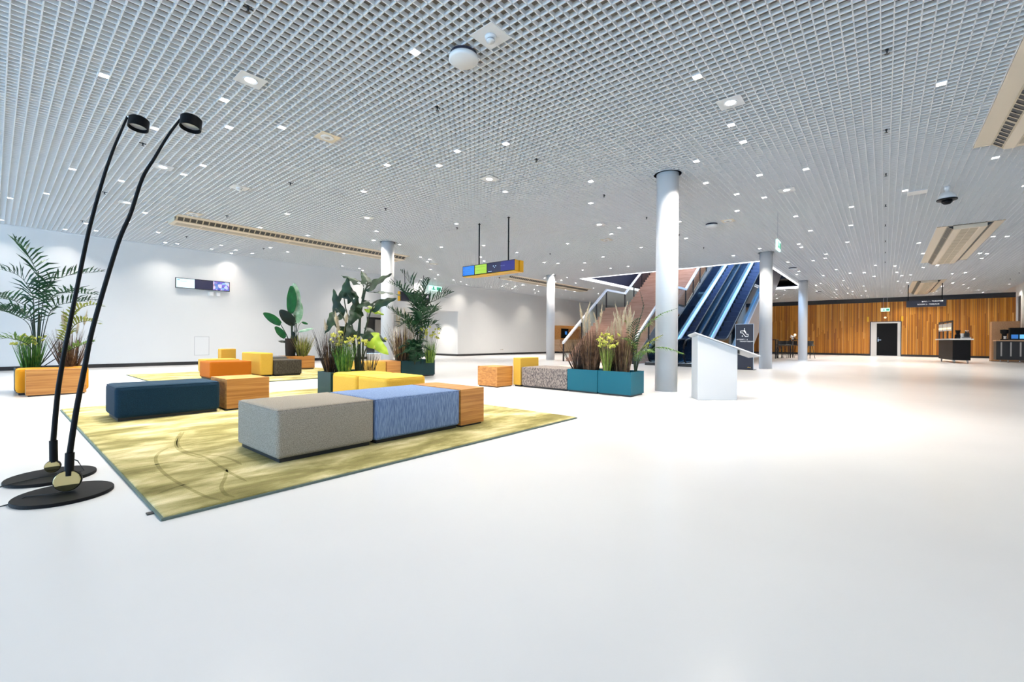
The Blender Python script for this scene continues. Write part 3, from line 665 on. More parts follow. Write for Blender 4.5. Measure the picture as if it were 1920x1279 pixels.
# black information totem
t = thing('information_totem', 'black upright totem with white escalator pictogram and text', 'sign', (16.35, 3.6, 0))
TX, TY = Vector((-.49, 0, 0)), None
ang = 0
bx(0, .06, -.27, .27, .0, 1.53).obj('panel', 'navyblack', t)
ed = MB(); ed.box(-.002, .062, .27, .278, 0, 1.54); ed.box(-.002, .062, -.278, -.27, 0, 1.54); ed.box(-.002, .062, -.278, .278, 1.53, 1.54); ed.obj('edge_frame', 'alu', t)
bx(-.05, .2, -.33, .3, 0, .012).obj('foot_plate', 'satin_black', t)
# pictogram: escalator outline with a figure
def ribbon(pts, wd, x=-.004):
    mb = MB(); P = [Vector((0, p[0], p[1])) for p in pts]
    for i in range(len(P)):
        a, b_ = P[i], P[(i + 1) % len(P)]; d = (b_ - a).normalized(); n = Vector((0, -d.z, d.y)) * wd / 2; e = d * wd * .4
        q = [a - e + n, b_ + e + n, b_ + e - n, a - e - n]
        mb.quad(*[(x, v.y, v.z) for v in q])
    return mb
pic = [(.115, 1.36), (.115, 1.30), (.055, 1.30), (-.03, 1.18), (-.115, 1.18), (-.115, 1.25), (-.07, 1.25), (.02, 1.37)]
pic = [(y, z - .06) for y, z in pic]
ribbon(pic, .013).obj('pictogram', 'text', t, fix=False)
MB().prism_x([(-.06, 1.235), (-.012, 1.40 - .06), (0.0, 1.345), (.012, 1.335), (.01, 1.27)], -.005, -.001).obj('figure_mark', 'text', t)
MB().lathe([(.014, 0), (.014, -.004)], -.001, -.005, 1.375, 14, axis='x').obj('figure_head', 'text', t)
MB().lathe([(.018, 0), (.018, -.004)], -.001, .06, 1.13, 14, axis='x').obj('dot_mark', 'text', t)
text('OT\u2191', .05, 'text', t, (16.347, 3.6 + .235, 1.0), (0, -1, 0), depth=.001); text('PORT 1 - 6', .052, 'text', t, (16.347, 3.6 + .14, 1.0), (0, -1, 0), depth=.001); text('THE ROTTERDAM', .052, 'text', t, (16.347, 3.6 + .14, .935), (0, -1, 0), depth=.001)
text('ahoy', .055, 'yellowblade', t, (16.347, 3.6 - .10, .07), (0, -1, 0), name='yellow_lettering', depth=.001)

# lectern
t = thing('lectern', 'white sloping lectern desk standing on the open floor before the escalators', 'lectern', (0, 0, 0))
Pn, Pl, Pr = Vector((7.33, 2.29, 0)), Vector((7.71, 2.51, 0)), Vector((7.78, 1.81, 0))
Pb = Pl + (Pr - Pn)
def zt(P):  # sloped top: height falls along the long face
    s = (P - Pn).dot((Pr - Pn).normalized()) / (Pr - Pn).length
    return 1.05 - .225 * s
mb = MB(); b4 = [Pn, Pr, Pb, Pl]
mb.v = [(p.x, p.y, 0.0) for p in b4] + [(p.x, p.y, zt(p)) for p in b4]
mb.f = [(0, 3, 2, 1), (4, 5, 6, 7), (0, 1, 5, 4), (1, 2, 6, 5), (2, 3, 7, 6), (3, 0, 4, 7)]
mb.obj('body', 'white', t, bevel=.006)
e1 = (Pr - Pn).normalized(); e2 = (Pl - Pn).normalized()
a0, a1, b0, b1 = -.06, .66 + .36, -.05, .49
pts = [Pn + e1 * a + e2 * b_ for a, b_ in ((a0, b0), (a1, b0), (a1, b1), (a0, b1))]
mb = MB(); mb.v = [(p.x, p.y, zt(p) + .002) for p in pts] + [(p.x, p.y, zt(p) + .022) for p in pts]; mb.f = [(0, 3, 2, 1), (4, 5, 6, 7), (0, 1, 5, 4), (1, 2, 6, 5), (2, 3, 7, 6), (3, 0, 4, 7)]
mb.obj('sloping_top', 'white', t, bevel=.003)
q = Pr + e1 * .03 + e2 * .1; bx(q.x - .03, q.x + .03, q.y - .03, q.y + .03, zt(q) - .06, zt(q) - .0).obj('lock_block', 'black', t)

# ------------------------------------------------------------------ rugs
def rug(x0, x1, y0, y1, label):
    cx, cy = (x0 + x1) / 2, (y0 + y1) / 2
    t = thing('rug', label, 'rug', (cx, cy, 0), group='olive pile rugs')
    hx, hy = (x1 - x0) / 2, (y1 - y0) / 2
    bx(-hx + .012, hx - .012, -hy + .012, hy - .012, 0.001, .022).obj('pile', 'rug', t, bevel=.006)
    e = MB()
    for a in ((-hx, hx, -hy, -hy + .012), (-hx, hx, hy - .012, hy), (-hx, -hx + .012, -hy + .012, hy - .012), (hx - .012, hx, -hy + .012, hy - .012)): e.box(*a, 0.001, .014)
    e.obj('bound_edge', 'binding', t)
    bx(-hx - .03, -hx + .02, -hy + .15, -hy + .19, .002, .006).obj('maker_tag', 'black', t)
    return t
RUG1 = rug(.565, 4.59, 2.84, 8.09, 'large olive mottled rug under the grey and blue bench in front')
rug(2.16, 6.75, 10.2, 14.45, 'pale olive rug under the orange and charcoal benches further back')
RZ = .022
def floor_pt(px, py, z):
    d = FW + RT * ((px - 960) / FPX) - UP * ((py - 639.5) / FPX); k = (z - CAMZ) / d.z
    return Vector((d.x * k, d.y * k, z))
def track(parent, pp, wd):
    P = [floor_pt(x / 4, 680 + y / 4, .0232) - Vector(parent.location) for x, y in pp]
    Q = []
    E_ = [P[0]] + P + [P[-1]]
    for i in range(1, len(E_) - 2):
        for k in range(5):
            u = k / 5; p0, p1, p2, p3 = E_[i - 1], E_[i], E_[i + 1], E_[i + 2]
            Q.append(0.5 * ((2 * p1) + (p2 - p0) * u + (2 * p0 - 5 * p1 + 4 * p2 - p3) * u * u + (3 * p1 - p0 - 3 * p2 + p3) * u ** 3))
    Q.append(P[-1]); mb = MB()
    for i, p in enumerate(Q):
        t_ = (Q[min(i + 1, len(Q) - 1)] - Q[max(0, i - 1)]); t_.z = 0; t_.normalize(); n_ = Vector((-t_.y, t_.x, 0)) * wd / 2 * min(1, .25 + .4 * min(i, len(Q) - 1 - i))
        mb.v += [tuple(p - n_), tuple(p + n_)]
        if i: k = 2 * i; mb.f.append((k - 2, k - 1, k + 1, k))
    mb.obj('pile_mark', 'rugmark', parent, fix=False)
for pp in ([(1380, 520), (1350, 560), (1332, 600), (1352, 640), (1400, 668), (1500, 695), (1570, 725), (1650, 778), (1750, 838), (1850, 890)],
           [(1358, 520), (1328, 570), (1318, 615), (1345, 655), (1420, 690), (1520, 715)],
           [(1262, 640), (1200, 672), (1168, 715), (1182, 770), (1232, 830), (1320, 892), (1400, 934), (1480, 975), (1560, 1010), (1680, 1036)],
           [(1540, 690), (1650, 702), (1750, 730), (1810, 765)], [(890, 812), (1000, 792), (1150, 768), (1300, 744), (1450, 748), (1560, 738)],
           [(1180, 985), (1300, 940), (1420, 905)], [(1700, 800), (1690, 860), (1660, 930), (1690, 985), (1760, 1010)]): track(RUG1, pp, .022)
# ------------------------------------------------------------------ upholstered modules
GB = 'upholstered bench blocks'
def pouf(x0, x1, y0, y1, m, label, z0=0.0, h=.42, bev=.035, name='bench_block', cat='bench', plinth=.03, seam=True, end=None):
    cx, cy = (x0 + x1) / 2, (y0 + y1) / 2
    t = thing(name, label, cat, (cx, cy, z0), group=GB)
    hx, hy = (x1 - x0) / 2 - .003, (y1 - y0) / 2 - .003
    bx(-hx, hx, -hy, hy, plinth, h).obj('cushion', m, t, bevel=bev, seg=4, smooth=False)
    if plinth: bx(-hx + .03, hx - .03, -hy + .03, hy - .03, 0.0, plinth + .01).obj('plinth', 'black', t)
    if seam:
        z = h - bev * .3; s = MB(); r = .003
        k = hx - bev * .22, hy - bev * .22
        s.tube([(-k[0], -k[1], z), (k[0], -k[1], z)], r, 6); s.tube([(-k[0], k[1], z), (k[0], k[1], z)], r, 6)
        s.tube([(-k[0], -k[1], z), (-k[0], k[1], z)], r, 6); s.tube([(k[0], -k[1], z), (k[0], k[1], z)], r, 6)
        s.obj('seam_piping', m, t)
    return t
def woodbox(x0, x1, y0, y1, label, z0=0.0, h=.42, name='wooden_side_block'):
    cx, cy = (x0 + x1) / 2, (y0 + y1) / 2
    t = thing(name, label, 'side table', (cx, cy, z0), group='oak side blocks')
    hx, hy = (x1 - x0) / 2 - .002, (y1 - y0) / 2 - .002
    bx(-hx, hx, -hy, hy, .02, h - .02).obj('carcass', 'oak', t)
    bx(-hx, hx, -hy, hy, h - .0195, h).obj('table_top', 'oaktop', t, bevel=.002)
    bx(-hx + .02, hx - .02, -hy + .02, hy - .02, 0, .021).obj('plinth', 'black', t)
    return t
def planter(x0, x1, y0, y1, m, label, z0=0.0, h=.42, wall=.02):
    cx, cy = (x0 + x1) / 2, (y0 + y1) / 2
    t = thing('planter', label, 'planter', (cx, cy, z0), group='box planters')
    hx, hy = (x1 - x0) / 2 - .003, (y1 - y0) / 2 - .003
    b = MB(); b.box(-hx, hx, -hy, -hy + wall, .03, h); b.box(-hx, hx, hy - wall, hy, .03, h); b.box(-hx, -hx + wall, -hy + wall, hy - wall, .03, h); b.box(hx - wall, hx, -hy + wall, hy - wall, .03, h); b.box(-hx + wall, hx - wall, -hy + wall, hy - wall, .03, .05)
    b.obj('box_wall', m, t)
    bx(-hx + wall, hx - wall, -hy + wall, hy - wall, .05, h - .045).obj('soil', 'soil', t)
    bx(-hx + .02, hx - .02, -hy + .02, hy - .02, 0, .03).obj('plinth', 'black', t)
    return t
# front island
pouf(1.35, 2.165, 3.40, 4.22, 'taupe', 'square taupe upholstered block at the front end of the nearest bench', RZ, .40, .03)
pouf(2.17, 3.185, 3.40, 4.22, 'blue', 'light blue upholstered block between taupe block and oak block', RZ, .40, .03)
woodbox(3.19, 3.54, 3.40, 4.22, 'oak block at the right end of the nearest blue bench', RZ, .40)
pouf(.86, 1.865, 6.39, 7.03, 'petrol', 'dark navy bench block on the olive rug', RZ, .385, .045)
woodbox(1.93, 2.44, 6.39, 7.03, 'oak block at the right end of the dark navy bench', RZ, .40)
# centre island
planter(3.4, 4.1, 6.57, 7.0, 'darkteal', 'dark teal planter in the centre holding the big leaved plant', RZ, .40)
pouf(3.4, 4.08, 5.83, 6.55, 'yellow', 'rounded yellow block directly in front of the centre planter', RZ, .41, .06)
pouf(3.4, 4.08, 5.07, 5.81, 'yellow', 'rounded yellow block nearest to the light blue bench', RZ, .41, .06)
pouf(5.3, 6.04, 9.0, 9.7, 'mustard', 'yellow block behind the big leaved plant beside a dark oak block', 0, .42, .04)
woodbox(6.05, 6.44, 9.0, 9.7, 'oak block between far yellow block and dark planter with palm')
planter(6.46, 7.51, 9.0, 9.6, 'darkteal', 'long dark planter holding the palm in front of the white alcove')
# right island
woodbox(6.45, 6.93, 5.84, 6.38, 'oak block at the left end of the tweed bench', 0, .41)
t = pouf(6.92, 7.54, 5.625, 5.83, 'yellow', 'upright yellow backrest block between oak block and tweed bench', 0, .585, .012, name='backrest_block', seam=False)
pouf(6.92, 7.72, 4.51, 5.61, 'tweed', 'grey tweed bench block beside the teal planters', 0, .405, .02)
pouf(7.74, 8.4, 4.4, 5.3, 'beige', 'beige upholstered block behind the tweed bench', 0, .41, .05)
planter(6.92, 7.44, 3.875, 4.505, 'teal', 'teal planter directly beside the tweed bench')
planter(6.92, 7.44, 3.235, 3.87, 'teal', 'teal planter at the free end nearest the front column')
# left island
woodbox(.34, 1.03, 10.28, 10.62, 'oak block in front of the orange block at far left', 0, .42)
pouf(.24, 1.10, 10.64, 11.1, 'amber', 'orange block behind the oak block at the far left', 0, .425, .05)
planter(.24, 1.10, 11.12, 11.7, 'darkteal', 'planter hidden behind the orange block at far left, holding the tall palm', 0, .40)
# back island
pouf(3.1, 3.95, 11.36, 12.12, 'orange', 'burnt orange block on the far pale rug', .022, .39, .03)
pouf(4.15, 4.45, 11.42, 12.65, 'yellow', 'upright yellow backrest beside the burnt orange block', .022, .57, .03, name='backrest_block', seam=False)
pouf(4.46, 5.12, 11.36, 12.2, 'charcoal', 'charcoal woven bench block beside the yellow backrest', .022, .39, .025)
pouf(3.57, 4.36, 13.4, 14.1, 'mustard', 'mustard block peeking out behind the burnt orange block', .022, .36, .03)
pouf(4.12, 4.5, 14.12, 14.4, 'mustard', 'mustard backrest block behind the mustard seat block', .022, .62, .02, name='backrest_block', seam=False)
pouf(4.75, 5.6, 13.4, 14.1, 'greyfelt', 'slate grey block behind the charcoal bench', .022, .40, .03)
planter(5.62, 6.4, 13.35, 14.1, 'oak', 'oak planter holding the banana plant', .022, .40)

# ------------------------------------------------------------------ arc floor lamps
def floor_lamp(bxy, joint, sleeve, rod, head, d, dh, label):
    t = thing('arc_floor_lamp', label, 'floor lamp', (bxy[0], bxy[1], 0), group='tall black arc floor lamps')
    O = Vector(t.location)
    def L(p): return p - O
    MB().lathe([(.22, 0.0), (.222, .004), (.222, .016), (.219, .02)], n=64).obj('base_disc', 'satin_black', t)
    J = L(at(*joint, d))
    # joint: two thick discs turned towards the viewer side, with bronze mirror face
    n = Vector((-.25, -1, 0)).normalized()
    def disc(c, r, th, m, nm):
        mb = MB(); mb.lathe([(0, -th / 2), (r * .96, -th / 2), (r, -th / 2 + .003), (r, th / 2 - .003), (r * .96, th / 2), (0, th / 2)], n=40, axis='z')
        o = mb.obj(nm, m, t, smooth=False); o.location = c; o.rotation_euler = n.to_track_quat('Z', 'Y').to_euler(); return o
    jr = J.z - .02
    jr = min(jr, .064)
    J.z = jr + .026
    disc(J, jr, .03, 'satin_black', 'joint_disc'); disc(J + n * .0185, jr * .94, .006, 'chrome', 'mirror_disc')
    S0, S1 = L(at(*sleeve[0], d)), L(at(*sleeve[1], d)); S0 = Vector((J.x, J.y, J.z)) + (S1 - S0).normalized() * .03
    MB().tube([S0, S1], .0215, 20).obj('sleeve', 'satin_black', t, smooth=False)
    pts = [L(at(*p, d + (dh - d) * i / (len(rod) - 1))) for i, p in enumerate(rod)]
    pts = [S1 - (pts[1] - S1).normalized() * .02] + pts[1:]
    # smooth the rod with Catmull-Rom
    sm = []
    P = [pts[0]] + pts + [pts[-1]]
    for i in range(1, len(P) - 2):
        for k in range(6):
            u = k / 6; p0, p1, p2, p3 = P[i - 1], P[i], P[i + 1], P[i + 2]
            sm.append(0.5 * ((2 * p1) + (p2 - p0) * u + (2 * p0 - 5 * p1 + 4 * p2 - p3) * u * u + (3 * p1 - p0 - 3 * p2 + p3) * u ** 3))
    sm.append(pts[-1])
    rr = [.0155 - .0095 * i / (len(sm) - 1) for i in range(len(sm))]
    MB().tube(sm, rr, 12).obj('rod', 'satin_black', t, smooth=True)
    Hc = L(at(*head, dh))
    hd = MB(); hd.lathe([(.0, .034), (.048, .034), (.054, .028), (.054, -.034), (.05, -.034), (.049, -.012), (.0, -.012)], n=40)
    o = hd.obj('lamp_head', 'satin_black', t); o.location = Hc; o.rotation_euler = (math.radians(-6), math.radians(7), 0)
    l = MB().lathe([(.0, -.016), (.046, -.014), (.046, -.0125)], n=32).obj('lens', 'alu', o)
    br = MB().tube([sm[-1], (sm[-1] + Hc) / 2 + Vector((0, 0, .012)), Hc + (sm[-1] - Hc).normalized() * .05], .005, 8).obj('head_clip', 'steel', t)
    return t, O
t, O = floor_lamp((.28, 3.74), (127, 897), [(122, 884), (131, 849)], [(129, 850), (143, 770), (159.5, 685), (176, 607), (220, 460), (245, 400), (266.7, 335), (290, 295.8), (313, 257.5), (338, 223.5)], (358, 231), 2.64, 2.62, 'black arc floor lamp standing in front, with its base fully visible')
c = [at(118, 905, 2.62), at(95, 915, 2.58), at(70, 928, 2.56), at(48, 943, 2.54), at(28, 951, 2.5), at(0, 959, 2.44)]
for i, p in enumerate(c): p.z = .026 if i < 4 else .006
MB().tube([p - O for p in c], .0035, 6).obj('power_cable', 'black', t)
t, O = floor_lamp((.26, 4.28), (99, 876), [(93, 860), (100, 826)], [(101, 826), (107, 748), (113.7, 700), (127.5, 625), (160, 462.5), (175, 400), (195, 330), (212.5, 280), (226, 248), (239, 218.5)], (260, 232), 3.0, 2.86, 'black arc floor lamp standing behind the front one, with its base partly cut off')
c = [at(118, 862, 2.95), at(112, 852, 2.92), at(103, 851, 2.92)]
c2 = [Vector((.33, 4.25, .13)), Vector((.38, 4.22, .10)), Vector((.41, 4.2, .03)), Vector((.36, 4.2, .026)), Vector((.2, 4.22, .027)), Vector((.05, 4.16, .026)), Vector((-.05, 4.1, .006))]
MB().tube([p - O for p in c2], .0035, 6).obj('power_cable', 'black', t)

# ------------------------------------------------------------------ plants
def blade(mb, base, d0, length, width, droop, n=6, fold=0.0):
    """one grass blade: bends over as it rises"""
    p = Vector(base); d = Vector(d0).normalized(); side = d.cross(Vector((0, 0, 1)))
    if side.length < 1e-3: side = Vector((1, 0, 0))
    side.normalize(); side = (Matrix.Rotation(R.uniform(-1.2, 1.2), 3, d) @ side)
    st = length / n; prev = None
    for i in range(n + 1):
        w_ = width * (1 - (i / n) ** 1.6) * .5 + .0006
        a, b_ = p - side * w_, p + side * w_
        k = len(mb.v); mb.v += [tuple(a), tuple(b_)]
        if prev is not None: mb.f.append((prev, prev + 1, k + 1, k))
        prev = k
        d = (d + Vector((0, 0, -droop / n)) ).normalized(); p = p + d * st
    return p
def grass(name, label, base, h, rad, n, m, width=.012, spread=.35, droop=.35, plumes=0, plume_m='plume', pl_h=.32, blooms=0, cat='plant', bloom_h=None, mix=None, group='ornamental grasses', tops=0):
    t = thing(name, label, cat, base, group=group)
    sets = [(m, n)] + (mix or [])
    for mm, nn in sets:
        mb = MB()
        for i in range(nn):
            a = R.uniform(0, 2 * PI); r = rad * math.sqrt(R.random())
            b0 = (r * math.cos(a), r * math.sin(a), -.02)
            a2 = a + R.uniform(-.7, .7); s = spread * R.random()
            blade(mb, b0, (s * math.cos(a2), s * math.sin(a2), 1), h * R.uniform(.62, 1.0), width * R.uniform(.6, 1.2), droop * R.random())
        mb.obj('blades' if mm == m else 'mixed_blades', mm, t, fix=False)
    for i in range(plumes):
        a = R.uniform(0, 2 * PI); r = rad * .8 * math.sqrt(R.random()); s = spread * .55 * R.random()
        b0 = Vector((r * math.cos(a), r * math.sin(a), 0)); d = Vector((s * math.cos(a), s * math.sin(a), 1)).normalized()
        hh = h * R.uniform(.8, 1.05); tip = b0 + d * hh
        o = MB().tube([b0, b0 + d * hh * .5, tip], [.0035, .003, .002], 5).obj('plume_stalk', 'wheat', t)
        pm = MB(); bend = Vector((R.uniform(-.3, .3), R.uniform(-.3, .3), 0))
        for k in range(260):
            u = R.random(); q = tip + (d + bend * u * .8).normalized() * (u * pl_h); wv = math.sin(min(1, u * 1.15 + .12) * PI) * .042 + .004
            aa = R.uniform(0, 2 * PI); out = Vector((math.cos(aa) * wv, math.sin(aa) * wv, R.uniform(.03, .07)))
            sd = Vector((-math.sin(aa), math.cos(aa), 0)) * .005
            pm.tri(q - sd, q + sd, q + out)
        pm.obj('plume', plume_m, t, fix=False)
    if blooms:
        bm_ = MB(); st = MB(); bh = bloom_h or h
        for i in range(blooms):
            a = R.uniform(0, 2 * PI); r = rad * math.sqrt(R.random()); s = spread * R.random() * 1.1
            b0 = Vector((r * math.cos(a), r * math.sin(a), 0)); d = Vector((s * math.cos(a), s * math.sin(a), 1)).normalized()
            q = b0 + d * bh * R.uniform(.72, 1.05)
            st.tube([b0, b0 + d * bh * .4, q], .002, 4)
            rr = R.uniform(.016, .03)
            for k in range(6):
                c = q + Vector((R.uniform(-1, 1), R.uniform(-1, 1), R.uniform(-.8, .8))) * rr * .8
                bm_.lathe([(0, -rr * .6), (rr * .5, -rr * .35), (rr * .62, 0), (rr * .5, rr * .35), (0, rr * .6)], c.x, c.y, c.z, 7)
        st.obj('flower_stalks', 'stem', t, fix=False); bm_.obj('blossoms', 'bloom', t, fix=False)
    return t
def frond(parent, pts, width, n, m, sweep=.55, lift=.25, droop=.25, rach='stem', lw=.034, name='frond', skip=.28):
    """palm frond: arched rachis pts (local) with pairs of narrow folded leaflets"""
    P = [pts[0]] + list(pts) + [pts[-1]]; sm = []
    for i in range(1, len(P) - 2):
        for k in range(8):
            u = k / 8; p0, p1, p2, p3 = P[i - 1], P[i], P[i + 1], P[i + 2]
            sm.append(0.5 * ((2 * p1) + (p2 - p0) * u + (2 * p0 - 5 * p1 + 4 * p2 - p3) * u * u + (3 * p1 - p0 - 3 * p2 + p3) * u ** 3))
    sm.append(pts[-1])
    tot = sum((sm[i + 1] - sm[i]).length for i in range(len(sm) - 1))
    def along(u):
        s = u * tot; acc = 0
        for i in range(len(sm) - 1):
            l = (sm[i + 1] - sm[i]).length
            if acc + l >= s or i == len(sm) - 2: return sm[i].lerp(sm[i + 1], min(1, (s - acc) / max(l, 1e-6))), (sm[i + 1] - sm[i]).normalized()
            acc += l
    mb = MB()
    for i in range(n):
        u = skip + (1 - skip) * i / (n - 1)
        p, t_ = along(min(u, .999))
        s = t_.cross(Vector((0, 0, 1)))
        if s.length < .05: s = t_.cross(Vector((FW.x, FW.y, 0)))
        s.normalize(); up = s.cross(t_)
        v = (u - skip) / (1 - skip)
        ln = width * (math.sin(PI * min(1, v * .80 + .20)) ** .7 + .12) * R.uniform(.85, 1.1)
        for sg in (-1, 1):
            d = (s * sg * (1 - .45 * v) + t_ * (sweep + .6 * v) + up * lift * R.uniform(.4, 1.5)).normalized()
            mid = p + d * ln * .5; tip = p + d * ln + Vector((0, 0, -droop * ln * R.uniform(.3, 1.2)))
            e = d.cross(up).normalized(); e = (e + up * R.uniform(-.6, .6)).normalized() * lw * .5 * (ln / width * .5 + .5)
            k = len(mb.v); mb.v += [tuple(p - e * .35), tuple(p + e * .35), tuple(mid + e), tuple(mid - e), tuple(tip)]
            mb.f += [(k, k + 1, k + 2, k + 3), (k + 3, k + 2, k + 4)]
    o = mb.obj(name, m, parent, fix=False)
    MB().tube(sm, [.008 - .006 * i / (len(sm) - 1) for i in range(len(sm))], 6).obj('leaf_stalk', rach, o, smooth=True)
    return o
def img_pts(O, pp): return [at(*p) - O for p in pp]
def palm(label, base, fr, m='frond', group='tall palms', stems=None, **kw):
    t = thing('potted_palm', label, 'palm', base, group=group); O = Vector(base)
    for f in fr:
        pp, w_, n = f[0], f[1], f[2]; mm = f[3] if len(f) > 3 else m
        frond(t, img_pts(O, pp), w_, n, mm, **kw)
    for s in (stems or []): MB().tube(img_pts(O, s), .012, 8).obj('trunk', 'stem', t, smooth=True)
    return t
# --- left island: tall palm
D = 7.9
bL = at(68, 690, D); bL.z = .37
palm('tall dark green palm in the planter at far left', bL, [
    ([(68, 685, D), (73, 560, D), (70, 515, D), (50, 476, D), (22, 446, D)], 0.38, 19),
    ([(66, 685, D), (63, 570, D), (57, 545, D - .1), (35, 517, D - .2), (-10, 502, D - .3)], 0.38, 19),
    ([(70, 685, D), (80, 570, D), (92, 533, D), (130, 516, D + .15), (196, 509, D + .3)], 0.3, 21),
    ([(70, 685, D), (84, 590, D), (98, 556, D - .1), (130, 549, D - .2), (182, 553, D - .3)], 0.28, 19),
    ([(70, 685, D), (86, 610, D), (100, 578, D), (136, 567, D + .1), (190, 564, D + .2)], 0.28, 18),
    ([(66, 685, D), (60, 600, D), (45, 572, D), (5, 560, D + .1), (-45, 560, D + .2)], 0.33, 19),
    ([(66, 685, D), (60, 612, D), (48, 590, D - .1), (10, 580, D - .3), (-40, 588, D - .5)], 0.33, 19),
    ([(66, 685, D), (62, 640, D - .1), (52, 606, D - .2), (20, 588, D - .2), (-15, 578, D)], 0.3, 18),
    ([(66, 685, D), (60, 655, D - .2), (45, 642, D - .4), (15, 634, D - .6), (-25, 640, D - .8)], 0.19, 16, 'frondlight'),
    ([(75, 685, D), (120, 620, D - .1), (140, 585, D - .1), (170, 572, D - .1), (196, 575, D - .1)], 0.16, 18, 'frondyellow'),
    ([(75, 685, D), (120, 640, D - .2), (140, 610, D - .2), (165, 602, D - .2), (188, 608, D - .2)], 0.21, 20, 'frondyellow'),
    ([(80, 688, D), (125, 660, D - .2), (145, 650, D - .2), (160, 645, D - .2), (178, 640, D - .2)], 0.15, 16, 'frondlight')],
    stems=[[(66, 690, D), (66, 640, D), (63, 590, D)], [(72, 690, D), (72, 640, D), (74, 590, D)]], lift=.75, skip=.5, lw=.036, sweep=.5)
def gb(px, py, d, z=.37): p = at(px, py, d); p.z = z; return p
grass('flowering_grass', 'green grass clump with yellow green blossoms below the tall palm at far left', gb(58, 690, 7.75), .66, .10, 170, 'greengrass', .014, .32, .3, blooms=26, bloom_h=.60, group='grasses with yellow blossoms')
grass('ornamental_grass', 'brown reed grass with pale plumes in planter at far left', gb(131, 690, 7.85), .78, .10, 230, 'browngrass', .010, .42, .35, plumes=6, pl_h=.26)
# --- centre island
DC = 7.15
def leaf(parent, base, tip, width, m, curl=.2, lobes=.22, wav=.02, roll=0.0, name='leaf', n=12, shape='arrow', mid=None):
    """broad leaf from petiole point to tip; arrow-shaped with back lobes or oval"""
    A, B = Vector(base), Vector(tip); t_ = (B - A); ln = t_.length; t_.normalize()
    s = t_.cross(Vector((0, 0, 1)))
    if s.length < .05: s = t_.cross(Vector((FW.x, FW.y, 0)))
    s.normalize(); up = s.cross(t_)
    face = Vector((-FW.x, -FW.y, 0)) * (1 - abs(roll)) + Vector((0, 0, 1)) * abs(roll) + RT * (.35 if roll < 0 else -.15)
    s = t_.cross(face)
    if s.length < .05: s = t_.cross(Vector((0, 0, 1)))
    s.normalize(); up = s.cross(t_)
    mb = MB(); rows = []
    u0 = -lobes if shape == 'arrow' else 0.0
    for i in range(n + 1):
        u = u0 + (1 - u0) * i / n
        if shape == 'arrow': wv = width * .5 * (1 - max(0, u)) ** .75 * (1.0 if u >= 0 else (1 + u / lobes * .45)) * (.92 + .08 * math.cos(u * 9))
        else: wv = width * .5 * math.sin(PI * min(.999, u * .9 + .08)) ** .6
        inner = 0.0 if u >= 0 else width * .5 * .42 * (-u / lobes)
        c = A + t_ * (u * ln) - up * (curl * ln * u * u)
        row = []
        for q in (-1, -.66, -.33, 0, .33, .66, 1):
            off = (inner + (wv - inner) * abs(q)) * (1 if q >= 0 else -1) if abs(q) > 0 else 0
            if q == 0 and inner > 0: off = 0
            zz = -abs(q) * wv * .3 + wav * math.sin(u * 17 + q * 2) * abs(q)
            k = len(mb.v); mb.v.append(tuple(c + s * off + up * zz)); row.append(k)
        rows.append((row, inner > width * .02))
    for i in range(n):
        ra, la = rows[i]; rb_, lb = rows[i + 1]
        for j in range(6):
            if la and j in (2, 3): continue
            mb.f.append((ra[j], ra[j + 1], rb_[j + 1], rb_[j]))
    return mb.obj(name, m, parent, smooth=True, fix=False)
def big_plant(label, base, leaves, stems, group, name, m, shape='arrow', cat='plant'):
    t = thing(name, label, cat, base, group=group); O = Vector(base)
    for l in leaves:
        a, b_, wd = at(*l[0]) - O, at(*l[1]) - O, l[2]
        leaf(t, a, b_, wd, l[3] if len(l) > 3 else m, roll=l[4] if len(l) > 4 else 0, shape=shape, curl=l[5] if len(l) > 5 else .15, wav=.010 if shape == 'arrow' else .003, n=22 if shape == 'arrow' else 16)
    for s in stems:
        pts = img_pts(O, s[0]); r0 = s[1]
        P = [pts[0]] + pts + [pts[-1]]; sm = []
        for i in range(1, len(P) - 2):
            for k in range(5):
                u = k / 5; p0, p1, p2, p3 = P[i - 1], P[i], P[i + 1], P[i + 2]
                sm.append(0.5 * ((2 * p1) + (p2 - p0) * u + (2 * p0 - 5 * p1 + 4 * p2 - p3) * u * u + (3 * p1 - p0 - 3 * p2 + p3) * u ** 3))
        sm.append(pts[-1])
        MB().tube(sm, [r0 * (1 - .5 * i / len(sm)) for i in range(len(sm))], 8).obj('leaf_stem', 'stem', t, smooth=True)
    return t
bC = at(676, 700, DC); bC.z = .375
d = DC
